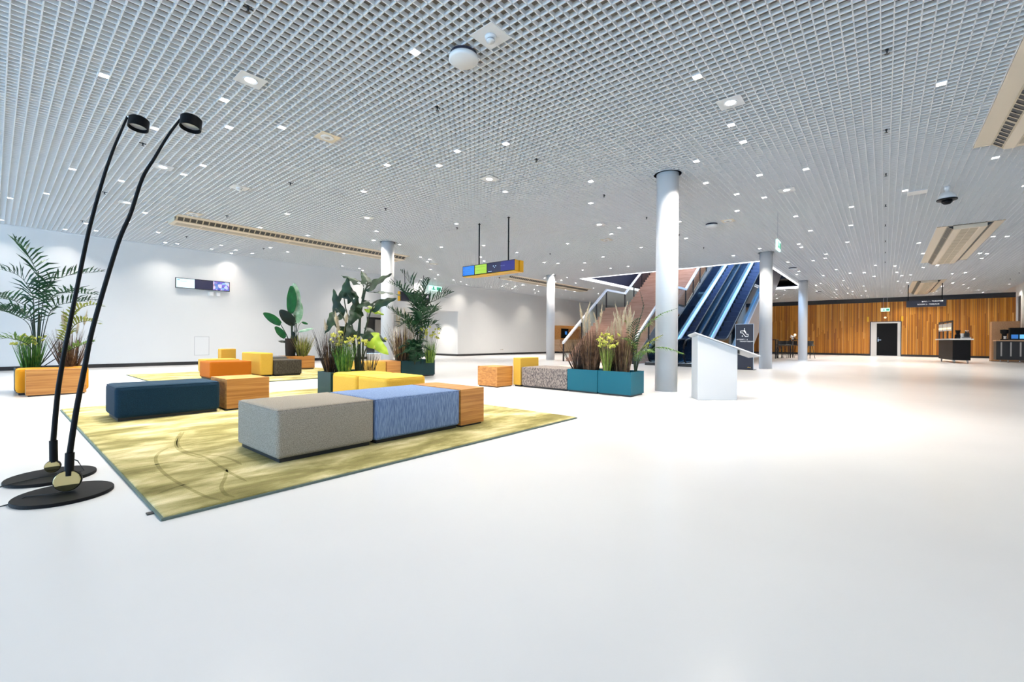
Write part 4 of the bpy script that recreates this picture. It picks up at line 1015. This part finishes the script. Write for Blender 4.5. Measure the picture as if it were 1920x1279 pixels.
big_plant('tall plant with big dark arrow shaped leaves in the centre planter', bC, [
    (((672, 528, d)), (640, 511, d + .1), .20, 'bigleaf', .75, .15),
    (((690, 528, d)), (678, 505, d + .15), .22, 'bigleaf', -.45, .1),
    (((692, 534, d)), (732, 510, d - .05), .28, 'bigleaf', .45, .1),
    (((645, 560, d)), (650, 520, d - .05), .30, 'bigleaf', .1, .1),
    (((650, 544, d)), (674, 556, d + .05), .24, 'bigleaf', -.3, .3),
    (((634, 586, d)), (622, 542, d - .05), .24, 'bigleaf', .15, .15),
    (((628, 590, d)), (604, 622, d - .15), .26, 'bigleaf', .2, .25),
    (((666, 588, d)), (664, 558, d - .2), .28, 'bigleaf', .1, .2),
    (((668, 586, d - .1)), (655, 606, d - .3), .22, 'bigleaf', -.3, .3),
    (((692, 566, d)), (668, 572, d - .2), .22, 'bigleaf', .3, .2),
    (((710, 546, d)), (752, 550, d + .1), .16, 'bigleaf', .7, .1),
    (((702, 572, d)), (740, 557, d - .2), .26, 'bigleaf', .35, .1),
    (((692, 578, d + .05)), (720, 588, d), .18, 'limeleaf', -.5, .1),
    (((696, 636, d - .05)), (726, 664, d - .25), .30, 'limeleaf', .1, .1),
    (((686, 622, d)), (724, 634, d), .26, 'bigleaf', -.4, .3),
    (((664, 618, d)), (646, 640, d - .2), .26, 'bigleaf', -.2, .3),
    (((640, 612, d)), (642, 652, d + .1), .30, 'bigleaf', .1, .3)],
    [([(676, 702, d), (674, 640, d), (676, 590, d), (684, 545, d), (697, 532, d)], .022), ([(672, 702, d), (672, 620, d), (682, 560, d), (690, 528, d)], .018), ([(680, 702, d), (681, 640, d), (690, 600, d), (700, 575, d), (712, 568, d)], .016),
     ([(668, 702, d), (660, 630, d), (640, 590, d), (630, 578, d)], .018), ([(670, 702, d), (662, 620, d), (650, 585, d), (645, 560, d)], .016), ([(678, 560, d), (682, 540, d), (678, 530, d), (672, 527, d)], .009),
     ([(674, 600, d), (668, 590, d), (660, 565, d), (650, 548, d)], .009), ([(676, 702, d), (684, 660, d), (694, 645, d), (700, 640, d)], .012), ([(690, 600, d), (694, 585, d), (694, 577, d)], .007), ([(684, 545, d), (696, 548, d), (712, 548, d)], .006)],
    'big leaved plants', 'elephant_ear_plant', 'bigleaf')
grass('ornamental_grass', 'dark reed grass with two wheat coloured plumes at left end of centre planter', gb(622, 700, 7.05, .375), .80, .09, 170, 'darkgrass', .010, .38, .35, plumes=4, pl_h=.18, mix=[('browngrass', 60)])
grass('flowering_grass', 'green grass clump with yellow buds at the centre planter front', gb(645, 702, 6.98, .375), .62, .08, 130, 'greengrass', .014, .34, .3, blooms=26, bloom_h=.66, group='grasses with yellow blossoms')
grass('flowering_grass', 'sparse stalks with yellow buds below the big leaves in centre planter', gb(690, 702, 7.2, .375), .45, .12, 40, 'darkgrass', .009, .45, .3, blooms=12, bloom_h=.62, group='grasses with yellow blossoms')
# --- far centre planter with palm
DP = 11.2
bP = at(786, 680, DP); bP.z = .37
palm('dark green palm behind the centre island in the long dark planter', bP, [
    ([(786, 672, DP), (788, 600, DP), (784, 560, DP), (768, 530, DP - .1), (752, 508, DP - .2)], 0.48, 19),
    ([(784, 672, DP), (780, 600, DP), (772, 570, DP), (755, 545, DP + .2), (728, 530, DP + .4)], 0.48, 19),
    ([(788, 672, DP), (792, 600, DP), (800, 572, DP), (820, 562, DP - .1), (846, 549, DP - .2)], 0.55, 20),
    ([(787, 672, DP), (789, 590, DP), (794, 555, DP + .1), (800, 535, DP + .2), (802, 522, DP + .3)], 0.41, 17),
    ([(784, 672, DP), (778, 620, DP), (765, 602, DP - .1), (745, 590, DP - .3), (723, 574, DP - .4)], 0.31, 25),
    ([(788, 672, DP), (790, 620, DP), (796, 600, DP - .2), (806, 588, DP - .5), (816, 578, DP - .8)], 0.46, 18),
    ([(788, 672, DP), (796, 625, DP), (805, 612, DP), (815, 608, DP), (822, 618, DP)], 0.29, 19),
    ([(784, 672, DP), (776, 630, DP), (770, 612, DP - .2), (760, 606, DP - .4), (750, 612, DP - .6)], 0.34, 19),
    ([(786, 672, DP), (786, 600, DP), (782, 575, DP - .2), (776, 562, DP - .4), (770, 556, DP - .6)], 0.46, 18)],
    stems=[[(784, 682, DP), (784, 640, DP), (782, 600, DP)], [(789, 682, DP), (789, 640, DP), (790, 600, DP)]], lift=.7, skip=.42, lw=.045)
grass('ornamental_grass', 'golden brown grass left of the palm in the long dark planter', gb(755, 682, 11.1), 1.05, .16, 180, 'browngrass', .014, .42, .3, plumes=5, pl_h=.3, mix=[('wheat', 50), ('darkgrass', 60)])
t = thing('leafy_fern', 'dark green arching fern at the foot of the palm in the long dark planter', 'fern', gb(778, 682, 10.95), group='ferns'); O = Vector(t.location)
for px, py, dd in ((748, 652, -.3), (765, 640, -.4), (785, 648, -.5), (800, 640, -.2), (740, 668, -.1), (795, 668, -.5), (772, 655, -.6), (760, 660, -.5), (805, 655, 0)):
    frond(t, img_pts(O, [(778, 684, 10.95), ((778 * 2 + px) / 3, (684 + py * 2) / 3 - 12, 10.95 + dd / 2), (px, py, 10.95 + dd)]), .22, 22, 'frond', lift=.1, droop=.4, lw=.04, skip=.12)
grass('flowering_grass', 'yellow flowering stalks at the right end of the long dark planter', gb(806, 682, 11.25), .62, .10, 90, 'greengrass', .014, .28, .3, blooms=34, bloom_h=.86, group='grasses with yellow blossoms', mix=[('limegrass', 40)])
# --- right island planters
grass('ornamental_grass', 'almost black reed tuft at left end of the teal planters', gb(1085, 697, 8.2), .70, .09, 130, 'darkgrass', .012, .55, .45, mix=[('browngrass', 30)])
grass('ornamental_grass', 'tall brown reeds with cream plumes left of the lime grass', gb(1108, 699, 8.05), .86, .13, 330, 'browngrass', .012, .30, .3, plumes=6, pl_h=.36, mix=[('darkgrass', 60)])
grass('flowering_grass', 'lime green grass tuft with yellow blossoms between the brown reeds', gb(1138, 704, 7.75), .55, .055, 110, 'limegrass', .013, .24, .2, blooms=46, bloom_h=.66, group='grasses with yellow blossoms', mix=[('wheat', 25)])
grass('ornamental_grass', 'tall brown reeds with cream plumes right of the lime grass', gb(1166, 704, 7.8), .80, .12, 330, 'browngrass', .012, .22, .25, plumes=11, pl_h=.40, mix=[('wheat', 40)])
grass('ornamental_grass', 'short dark filler grass behind the lime tuft in teal planters', gb(1148, 698, 8.1), .60, .16, 160, 'darkgrass', .012, .4, .3, plumes=4, pl_h=.3, mix=[('frondyellow', 50)])
DR = 7.75
bR = at(1192, 700, DR); bR.z = .37
palm('light green young palm at the right end of the teal planters', bR, [
    ([(1191, 698, DR), (1189, 640, DR), (1199, 600, DR), (1206, 575, DR), (1200, 546, DR)], .12, 22, 'frond'),
    ([(1192, 698, DR), (1196, 640, DR), (1212, 612, DR), (1238, 590, DR + .1), (1270, 578, DR + .2)], .13, 24, 'frondlight'),
    ([(1193, 698, DR), (1198, 665, DR), (1212, 648, DR - .1), (1228, 636, DR - .2), (1242, 628, DR - .3)], .16, 22, 'frondyellow'),
    ([(1193, 698, DR), (1202, 668, DR), (1222, 654, DR - .1), (1248, 652, DR - .15), (1284, 664, DR - .2)], .12, 26, 'frondlight'),
    ([(1193, 698, DR), (1198, 670, DR - .1), (1206, 660, DR - .2), (1216, 656, DR - .3), (1226, 660, DR - .4)], .15, 16, 'frondlight'),
    ([(1191, 698, DR), (1188, 660, DR), (1184, 645, DR - .1), (1176, 636, DR - .2), (1166, 634, DR - .3)], .15, 16, 'frondlight'),
    ([(1190, 698, DR), (1186, 650, DR), (1188, 615, DR - .1), (1192, 602, DR - .2), (1196, 596, DR - .3)], .18, 18, 'frond'),
    ([(1191, 698, DR), (1190, 650, DR), (1178, 610, DR + .1), (1168, 598, DR + .2), (1158, 596, DR + .3)], .14, 16, 'frondyellow')],
    group='young palms', lift=.05, droop=.5, lw=.02, skip=.3)
# --- banana plant in the oak planter
DB = 13.3
bB = at(549, 667, DB); bB.z = .39
d = DB
t = big_plant('banana plant with upright paddle leaves in the oak planter', bB, [
    (((544, 588, d)), (546, 536, d + .02), .34, 'banana', .0, .0), (((553, 590, d + .1)), (550, 531, d + .12), .36, 'bananapale', .0, .02),
    (((526, 608, d)), (493, 587, d + .1), .25, 'banana', .1, .02), (((552, 610, d)), (523, 584, d - .25), .34, 'bananadark', .15, .2),
    (((556, 606, d)), (563, 566, d + .2), .26, 'bananapale', -.3, .05), (((534, 634, d)), (515, 613, d - .1), .22, 'banana', .1, .05),
    (((545, 641, d)), (522, 638, d - .2), .14, 'bananadark', .5, .1), (((560, 622, d)), (586, 614, d + .1), .12, 'bananapale', .4, .1), (((549, 655, d)), (548, 622, d - .1), .20, 'bananadark', .1, .05), (((566, 604, d)), (578, 607, d + .1), .08, 'banana', .3, .2)],
    [([(549, 669, d), (547, 625, d), (546, 588, d)], .03), ([(546, 669, d), (540, 635, d), (526, 608, d)], .02), ([(551, 669, d), (553, 630, d), (553, 590, d)], .025), ([(552, 669, d), (556, 635, d), (556, 606, d)], .02),
     ([(545, 669, d), (540, 650, d), (534, 634, d)], .014), ([(552, 669, d), (556, 640, d), (560, 622, d)], .014), ([(549, 669, d), (548, 630, d), (549, 610, d)], .02), ([(553, 640, d), (560, 612, d), (566, 604, d)], .008)],
    'banana plants', 'banana_plant', 'banana', shape='oval')
MB().lathe([(.13, -.02), (.145, .3), (.15, .55), (.14, .56), (.12, .52), (.0, .5)], n=28).obj('inner_pot', 'soil', t).location = (-.05, .05, 0)
grass('ornamental_grass', 'yellowish bushy grass beside the banana plant in oak planter', gb(566, 668, 13.35, .39), .78, .13, 150, 'frondyellow', .016, .5, .35, mix=[('wheat', 60), ('darkgrass', 90)])

# ------------------------------------------------------------------ escalators
TAN = math.tan(math.radians(30)); XF = 17.93
def dz(x): return max(.12, (x - XF) * TAN)
XT = 29.3
def escalator(yc, label):
    t = thing('escalator', label, 'escalator', (16.6, yc, 0), group='escalators into the stairwell'); OX = 16.6
    def path(z0, x0, zmin=None):
        """deck line offset by z0, from x0 to the top"""
        xs = [x0, XF + .12 / TAN - .35, XF + .12 / TAN, XF + .12 / TAN + .35] + [XF + .9 + i * (XT - XF - .9) / 8 for i in range(9)]
        zz = []
        for x in xs:
            z = dz(x)
            if abs(x - (XF + .12 / TAN)) < .01: z += .04
            zz.append((x - OX, z + z0))
        return zz
    def strip(y0, y1, z0, z1, x0, name, m):
        mb = MB(); a, b_ = path(z0, x0), path(z1, x0)
        for i in range(len(a) - 1):
            mb.prism([a[i], a[i + 1], b_[i + 1], b_[i]], y0, y1)
        return mb.obj(name, m, t)
    # steps
    sx = XF + .52
    for k in range(27):
        x = sx + .4 * k - OX; z = .231 * k
        o = MB().prism([(x, z + .02 - .231), (x + .03, z + .231), (x + .42, z + .231), (x + .42, z - .05)], -.4, .4).obj('step', 'step', t)
        bx(x + .022, x + .055, -.4, .4, z + .2312, z + .2345).obj('step_nosing', 'stepedge', o)
    bx(0.1, 1.95, -.4, .4, .0, .125).obj('landing_plate', 'steel', t)
    for s in (-1, 1):
        ys = sorted((s * .405, s * .67))
        strip(ys[0], ys[1], -.10, -.012, OX + .02, 'deck_base', 'deckpaint')
        yi = sorted((s * .405, s * .52)); yo = sorted((s * .56, s * .67)); yg = sorted((s * .535, s * .545))
        strip(yi[0], yi[1], -.012, .0, OX + .02, 'inner_deck', 'white'); strip(yo[0], yo[1], -.012, .0, OX + .02, 'outer_deck', 'deckpaint')
        yl = sorted((s * .40, s * .404)); strip(yl[0], yl[1], -.16, -.05, OX + 1.4, 'skirt_brush', 'black')
        ye = sorted((s * .522, s * .53)); strip(ye[0], ye[1], -.005, .03, OX + .5, 'light_strip', 'ledblue')
        gp = path(.0, OX + .35); gt = path(.86, OX + .35)
        mb = MB()
        for i in range(len(gp) - 1): mb.prism([gp[i], gp[i + 1], gt[i + 1], gt[i]], yg[0], yg[1])
        pts = [(.35 + .43 * math.cos(a), .55 + .43 * math.sin(a)) for a in [PI / 2 + PI * i / 12 for i in range(13)]]
        mb.prism(pts, yg[0], yg[1])
        mb.obj('balustrade_glass', 'blueglass', t)
        hp = [Vector((1.0, s * .54, .16)), Vector((.5, s * .54, .13))] + [Vector((.35 + .45 * math.cos(a), s * .54, .55 + .45 * math.sin(a))) for a in [PI * 1.5 - PI * i / 10 for i in range(11)]] + [Vector((x, s * .54, z + .0)) for x, z in path(.89, OX + .8)]
        MB().tube(hp, .034, 10).obj('handrail', 'satin_black', t, smooth=True)
    bx(-.05, .1, -.67, .67, 0, .11).obj('front_plinth', 'black', t)
    a, b_ = path(-.1, OX + .1), path(-1.55, OX + .1)
    mb = MB()
    lo = [(x, max(0.0, z)) for x, z in b_]
    for i in range(len(a) - 1):
        for y0, y1 in ((-.672, -.66), (.66, .672)): mb.prism([a[i], a[i + 1], lo[i + 1], lo[i]], y0, y1)
        mb.prism([(lo[i][0], lo[i][1]), (lo[i + 1][0], lo[i + 1][1]), (lo[i + 1][0], lo[i + 1][1] + .02), (lo[i][0], lo[i][1] + .02)], -.66, .66)
    mb.obj('truss_cladding', 'clad', t)
    return t
escalator(6.5, 'left escalator, the one next to the wooden stairs')
escalator(5.13, 'right escalator, the one nearer to the column behind the lectern')

# ------------------------------------------------------------------ wooden stairs
t = thing('staircase', 'wide stairs of pinkish wood with landing and white handrails left of the escalators', 'stairs', (16.9, 9.4, 0))
OX, OY = 16.9, 9.4
YA, YB = -1.62, 1.68
n1, r1, g1 = 16, .1656, .2425
for k in range(n1): bx(k * g1, (n1) * g1, YA, YB, k * r1, (k + 1) * r1 - .001).obj('stair_step', 'stairwood', t)
XL0 = n1 * g1; XL1 = XL0 + 2.1; ZL = n1 * r1
bx(XL0, XL1, YA, YB, ZL - .35, ZL).obj('landing', 'stairwood', t)
n2 = 18
for k in range(n2): bx(XL1 + k * g1, XL1 + (k + 1.6) * g1, YA, YB, ZL + k * r1 - .3, ZL + (k + 1) * r1 - .001).obj('stair_step', 'stairwood', t)
def rail(y, side):
    z1 = .95
    p = [Vector((-.25, y, z1 - .12)), Vector((XL0 - .1, y, ZL + z1 - .02)), Vector((XL1 - .05, y, ZL + z1 - .02)), Vector((XL1 + n2 * g1, y, ZL + n2 * r1 + z1))]
    mb = MB()
    for i in range(3):
        a, b_ = p[i], p[i + 1]
        mb.prism([(a.x, a.z - .05), (b_.x, b_.z - .05), (b_.x, b_.z + .05), (a.x, a.z + .05)], y - .05, y + .05)
    mb.obj('handrail', 'white', t)
    for x in (-.2, 1.35, 2.75, XL0 - .1, XL1 - .05, XL1 + 1.1, XL1 + 2.2, XL1 + 3.3):
        if x < XL0 - .1: zb = max(0, math.floor(x / g1) * r1 + r1) if x > 0 else 0; zt_ = z1 - .12 + (x + .25) / (XL0 + .15) * (ZL + .1)
        elif x <= XL1: zb, zt_ = ZL, ZL + z1 - .05
        else: zb = ZL + (x - XL1) / g1 * r1; zt_ = zb + z1 - .02
        bx(x - .035, x + .035, y - .02, y + .02, zb, zt_).obj('post', 'black', t)
    mb = MB()
    for i in range(3):
        a, b_ = p[i], p[i + 1]
        mb.quad((a.x + .05, y, max(.05, a.z - .88)), (b_.x, y, b_.z - .9), (b_.x, y, b_.z - .05), (a.x + .05, y, a.z - .05))
    mb.obj('glass_infill', 'glass', t, fix=False)
rail(YA - .03, -1); rail(YB + .0, 1)
st = MB(); st.prism([(-.1, 0), (.3, 0), (XL0 + .15, ZL - .35), (XL1, ZL - .35), (XL1 + n2 * g1, ZL + n2 * r1 - .4), (XL1 + n2 * g1, ZL + n2 * r1 + .12), (XL1, ZL + .12), (XL0, ZL + .12), (-.1, .12)], YA - .02, YA); st.obj('stringer', 'clad', t)
st = MB(); st.prism([(.3, 0), (XL0 + .2, ZL - .4), (XL1, ZL - .4), (XL1 + n2 * g1, ZL + n2 * r1 - .4), (XL1 + n2 * g1, ZL + n2 * r1 - .1), (XL1, ZL - .02), (XL0, ZL - .02)], YB, YB + .02); st.obj('stringer', 'white', t)

for i, (x, y) in enumerate(((16.3, 19.6), (14.6, 20.2), (15.5, 22.5), (13.5, 19.6), (16.2, 24.6))):
    light(ps, x, y, False, 'tiny downlight in the low ceiling of the white alcove', 'downlights in the alcove ceiling', k=2.0, z=2.555)
# ------------------------------------------------------------------ wooden service kiosk in the far white wall
t = thing('service_kiosk', 'peach wood service counter with dark screen opening in far white wall', 'counter', (28.35, YL, 0))
fr = MB(); fr.box(-1.5, 1.55, -.5, 0, 1.82, 2.03); fr.box(-1.5, -1.36, -.5, 0, 1.1, 1.82); fr.box(1.4, 1.55, -.5, 0, 1.1, 1.82); fr.obj('portal_frame', 'oak', t)
bx(-1.5, 1.55, -.5, 0, .12, 1.0).obj('counter_front', 'counterwood', t); bx(-1.55, 1.6, -.62, 0, 1.0, 1.1).obj('counter_top', 'oak', t); bx(-1.45, 1.5, -.42, 0, 0, .12).obj('plinth', 'black', t)
bx(-1.36, -.15, -.35, -.3, 1.1, 1.82).obj('dark_screen', 'satin_black', t); bx(-.62, -.35, -.36, -.35, 1.38, 1.62).obj('blue_display', 'bluebox', t); bx(-.15, 1.4, -.2, -.1, 1.1, 1.82).obj('back_panel', 'oak', t)

# ------------------------------------------------------------------ coffee bar at right
t = thing('coffee_cart', 'black cart on castors with white top standing before the wood wall', 'cart', (29.06, -2.44, 0), .1)
bx(0, 2.8, -.6, 0, .14, 1.09).obj('body', 'satin_black', t); bx(-.08, 2.9, -.68, .12, 1.09, 1.15).obj('worktop', 'paper', t)
for xx, yy in ((.12, -.08), (.12, -.52), (2.65, -.08), (2.65, -.52)):
    o = MB().lathe([(.02, -.02), (.055, -.02), (.055, .02), (.02, .02)], xx, yy, .055, 16, axis='y').obj('castor', 'steel', t); bx(xx - .03, xx + .03, yy - .03, yy + .03, .09, .14).obj('castor_fork', 'steel', o)
t = thing('menu_board_stand', 'black frame with three pale menu panels standing on the black cart', 'menu board', (29.25, -2.44, 1.15), .1)
fr = MB()
for x in (0, .88, 1.76, 2.64): fr.box(x - .04, x + .04, -.02, .02, 0, .83)
fr.box(-.04, 2.68, -.02, .02, .78, .86); fr.obj('frame', 'black', t)
for k in range(3): p = bx(k * .88 + .05, k * .88 + .83, .012, .03, .38, .74).obj('menu_panel', 'paper', t); bx(k * .88 + .05, k * .88 + .83, .03, .034, .46, .54).obj('menu_band', 'warm', p)
t = thing('coffee_grinder', 'small black grinder on the cart between menu board and tray', 'coffee machine', (29.62, -2.66, 1.15)); MB().lathe([(.12, 0), (.11, .18), (.06, .22), (.09, .38), (.09, .4), (0, .4)], n=20).obj('body', 'satin_black', t)
bx(-.2, -.06, -.05, .05, 0, .05).obj('spout', 'black', t)
t = thing('cup_tray', 'white tray of cups at the right end of the black cart', 'tray', (29.35, -2.95, 1.15)); bx(-.2, .55, -.1, .22, 0, .07).obj('tray', 'paper', t, bevel=.01); bx(-.205, -.2, -.08, .2, .02, .05).obj('tray_label', 'navyblack', t)
for i, (xx, yy, m_) in enumerate(((29.3, -2.88, 'black'), (29.45, -2.98, 'black'), (29.5, -2.83, 'steel'), (29.28, -2.76, 'paper'), (29.65, -2.95, 'black'))):
    o = thing('bottle', ('dark bottle standing in the white tray on the cart', 'dark bottle in the middle of the white tray on the cart', 'shiny can in the white tray on the cart', 'white cup at left end of the cart tray', 'dark bottle at back of the tray on the cart')[i], 'bottle', (xx, yy, 1.22), group='bottles and cups on the black cart')
    MB().lathe([(.04, 0), (.045, .02), (.045, .16), (.018, .22), (.018, .28), (0, .28)] if m_ == 'black' else [(.04, 0), (.05, .16), (.0, .16)], n=16).obj('body', m_, o); MB().lathe([(.02, .28), (.02, .31), (0, .31)] if m_ == 'black' else [(.052, .16), (.052, .175), (0, .175)], n=16).obj('cap', 'paper', o)
t = thing('chipboard_panel', 'free standing chipboard wall behind the coffee bar', 'partition', (33.8, -4.28, 0)); bx(0, .6, -.98, 0, .02, 2.08).obj('panel', 'chip', t); bx(-.005, .61, -.98, .002, 0, .02).obj('foot_strip', 'black', t)
t = thing('coffee_bar', 'black coffee bar with wooden edge at the right edge of the photo', 'counter', (32.5, -4.28, 0))
bx(.05, .75, -1.05, 0, .12, 1.05).obj('body', 'black', t); bx(0, .8, -1.1, .02, 1.05, 1.1).obj('counter_top', 'counterwood', t)
for k in range(3): bx(.03, .05, -.2 - k * .32, -.15 - k * .32, .3, 1.0).obj('front_strip', 'clad', t)
for yy in (-.16, -.42): MB().lathe([(.02, -.02), (.05, -.02), (.05, .02), (.02, .02)], .15, yy, .05, 16, axis='y').obj('castor', 'steel', t)
t = thing('espresso_machine', 'black espresso machine with blue lit panels on the coffee bar', 'coffee machine', (32.7, -4.9, 1.1)); bx(0, .5, -.45, .15, .0, .05).obj('base', 'black', t); bx(.1, .5, -.45, .12, .05, .62).obj('body', 'satin_black', t)
bx(.09, .1, -.15, .08, .08, .28).obj('blue_panel', 'bluebox', t); bx(.09, .1, -.42, -.2, .08, .28).obj('blue_panel', 'cerlean', t)
t = thing('coffee_grinder', 'black grinder with steel jug on the coffee bar', 'coffee machine', (32.75, -4.58, 1.1)); MB().lathe([(.14, 0), (.14, .05), (.09, .07), (.09, .3), (.14, .36), (.15, .52), (0, .54)], n=20).obj('body', 'satin_black', t); MB().lathe([(.05, .06), (.045, .16), (.06, .2), (0, .2)], -.16, .0, 0, 16).obj('jug', 'paper', t)

# ------------------------------------------------------------------ bar tables and stools by the wood wall
def bar_table(x, y, sx, sy, label):
    t = thing('bar_table', label, 'table', (x, y, 0), group='dark high tables by the wood wall')
    bx(-sx / 2, sx / 2, -sy / 2, sy / 2, 1.04, 1.08).obj('tabletop', 'black', t)
    for a in (-1, 1):
        for b_ in (-1, 1): bx(a * sx / 2 - .03 * (a + 1), a * sx / 2 + .03 * (1 - a), b_ * sy / 2 - .03 * (b_ + 1), b_ * sy / 2 + .03 * (1 - b_), 0, 1.04).obj('leg', 'black', t)
    f = MB(); f.box(-sx / 2, sx / 2, -sy / 2, -sy / 2 + .03, .18, .22); f.box(-sx / 2, sx / 2, sy / 2 - .03, sy / 2, .18, .22); f.obj('foot_rail', 'black', t)
    return t
bar_table(28.6, 4.95, .7, .7, 'dark high table just right of the column behind the lectern')
bar_table(30.8, 3.95, 1.0, .6, 'dark high table with flowers left of the third column')
def stool(x, y, rz, label, back=True):
    t = thing('bar_stool', label, 'stool', (x, y, 0), rz, group='dark bar stools by the wood wall')
    sh = MB(); n = 10
    for i in range(n):
        a0, a1 = PI * (.05 + .9 * i / n) - PI / 2 + PI, PI * (.05 + .9 * (i + 1) / n) - PI / 2 + PI
        for (r0, z0), (r1, z1) in (((.14, .74), (.22, .80)), ((.22, .80), (.25, 1.0))):
            P = [(r0 * math.cos(a0), r0 * math.sin(a0), z0), (r0 * math.cos(a1), r0 * math.sin(a1), z0), (r1 * math.cos(a1), r1 * math.sin(a1), z1), (r1 * math.cos(a0), r1 * math.sin(a0), z1)]
            sh.quad(*P); sh.quad(*[(p[0] * 1.06, p[1] * 1.06, p[2]) for p in reversed(P)])
    if back: sh.obj('backrest', 'black', t, fix=False)
    MB().lathe([(.05, .72), (.2, .73), (.22, .76), (.2, .78), (0, .775)], n=24).obj('seat', 'black', t, smooth=True)
    for a in range(4):
        an = PI / 4 + a * PI / 2
        MB().tube([(.1 * math.cos(an), .1 * math.sin(an), .73), (.24 * math.cos(an), .24 * math.sin(an), 0)], .012, 8).obj('leg', 'black', t)
    MB().lathe([(.18, .27), (.2, .27), (.2, .29), (.18, .29), (.18, .27)], n=24).obj('foot_ring', 'black', t)
    return t
def fl(px, X): # floor Y at distance X for a pixel column
    d = FW + RT * ((px - 960) / FPX); return X * d.y / d.x
stool(29.3, fl(1466, 29.3), 2.6, 'dark shell bar stool left of the flower table, first of two side by side')
stool(29.9, fl(1478, 29.9), 2.4, 'dark shell bar stool left of the flower table, second one beside the table')
stool(30.3, fl(1519, 30.3), -.6, 'dark bar stool peeking out right of the third column')
stool(31.2, fl(1494.5, 31.2), -1.2, 'dark bar stool at the far end of the flower table left of the third column')
stool(30.4, fl(1461, 30.4), 0, 'backless dark stool between the two high tables', back=False)
t = thing('flower_vase', 'white flowers in a small vase on the high table by the third column', 'vase', (30.5, fl(1486, 30.5), 1.08)); MB().lathe([(.04, 0), (.06, .06), (.03, .12), (.035, .14)], n=16).obj('vase', 'paper', t)
b_ = MB()
for k in range(14):
    c = Vector((R.uniform(-.12, .12), R.uniform(-.12, .12), R.uniform(.14, .26))); b_.lathe([(0, -.03), (.035, 0), (0, .03)], c.x, c.y, c.z, 8)
b_.obj('blossoms', 'paper', t)
t = thing('table_lamp', 'small glowing ball lamp on the high table by the third column', 'lamp', (30.8, fl(1490.5, 30.8), 1.08)); MB().lathe([(0, .20), (.05, .23), (.07, .28), (.05, .33), (0, .36)], n=16).obj('globe', 'warm', t); MB().lathe([(.05, 0), (.05, .02), (.012, .03), (.012, .21)], n=16).obj('foot', 'satin_black', t)

# ------------------------------------------------------------------ daylight, camera, render
wd = bpy.data.worlds.new('daylight'); sc.world = wd; wd.use_nodes = True
bg = wd.node_tree.nodes['Background']; bg.inputs[0].default_value = (0.42, 0.69, 1.0, 1); bg.inputs[1].default_value = 5.6
pld = bpy.data.lights.new('window_portal', 'AREA'); pld.shape = 'RECTANGLE'; pld.size = YL - YR; pld.size_y = H; pld.cycles.is_portal = True
po = bpy.data.objects.new('window_portal', pld); COL.objects.link(po); po.location = (X0 - .02, (YL + YR) / 2, H / 2); po.rotation_euler = (PI / 2, 0, -PI / 2)
# unseen lamps added in the shaft to light the escalators blue, the stairs warm
for k, (x, y, e) in enumerate(((24.0, 5.8, 900), (25.5, 9.5, 260))):
    sl = bpy.data.lights.new('stairwell_fill_light', 'AREA'); sl.shape = 'RECTANGLE'; sl.size = 6; sl.size_y = 2; sl.energy = e; sl.color = (.45, .68, 1.0) if k == 0 else (1, .92, .86)
    so_ = bpy.data.objects.new('stairwell_fill_light', sl); COL.objects.link(so_); so_.location = (x, y, ZT - .05)
cam = bpy.data.cameras.new('camera'); cam.sensor_fit = 'HORIZONTAL'; cam.sensor_width = 36; cam.lens = FPX / 1920 * 36; cam.clip_start = .05; cam.clip_end = 200
co = bpy.data.objects.new('camera', cam); COL.objects.link(co)
z = -FW; co.matrix_world = Matrix(((RT.x, UP.x, z.x, 0), (RT.y, UP.y, z.y, 0), (RT.z, UP.z, z.z, CAMZ), (0, 0, 0, 1)))
sc.camera = co
sc.view_settings.view_transform = 'Standard'; sc.view_settings.look = 'None'; sc.view_settings.gamma = 1.0; sc.view_settings.use_curve_mapping = False
sc.view_settings.exposure = 0.38
cy = sc.cycles
cy.use_denoising = True; cy.caustics_reflective = False; cy.caustics_refractive = False; cy.max_bounces = 8; cy.diffuse_bounces = 5; cy.glossy_bounces = 4; cy.transparent_max_bounces = 12; cy.transmission_bounces = 4
cy.sample_clamp_indirect = 6.0; cy.use_light_tree = True
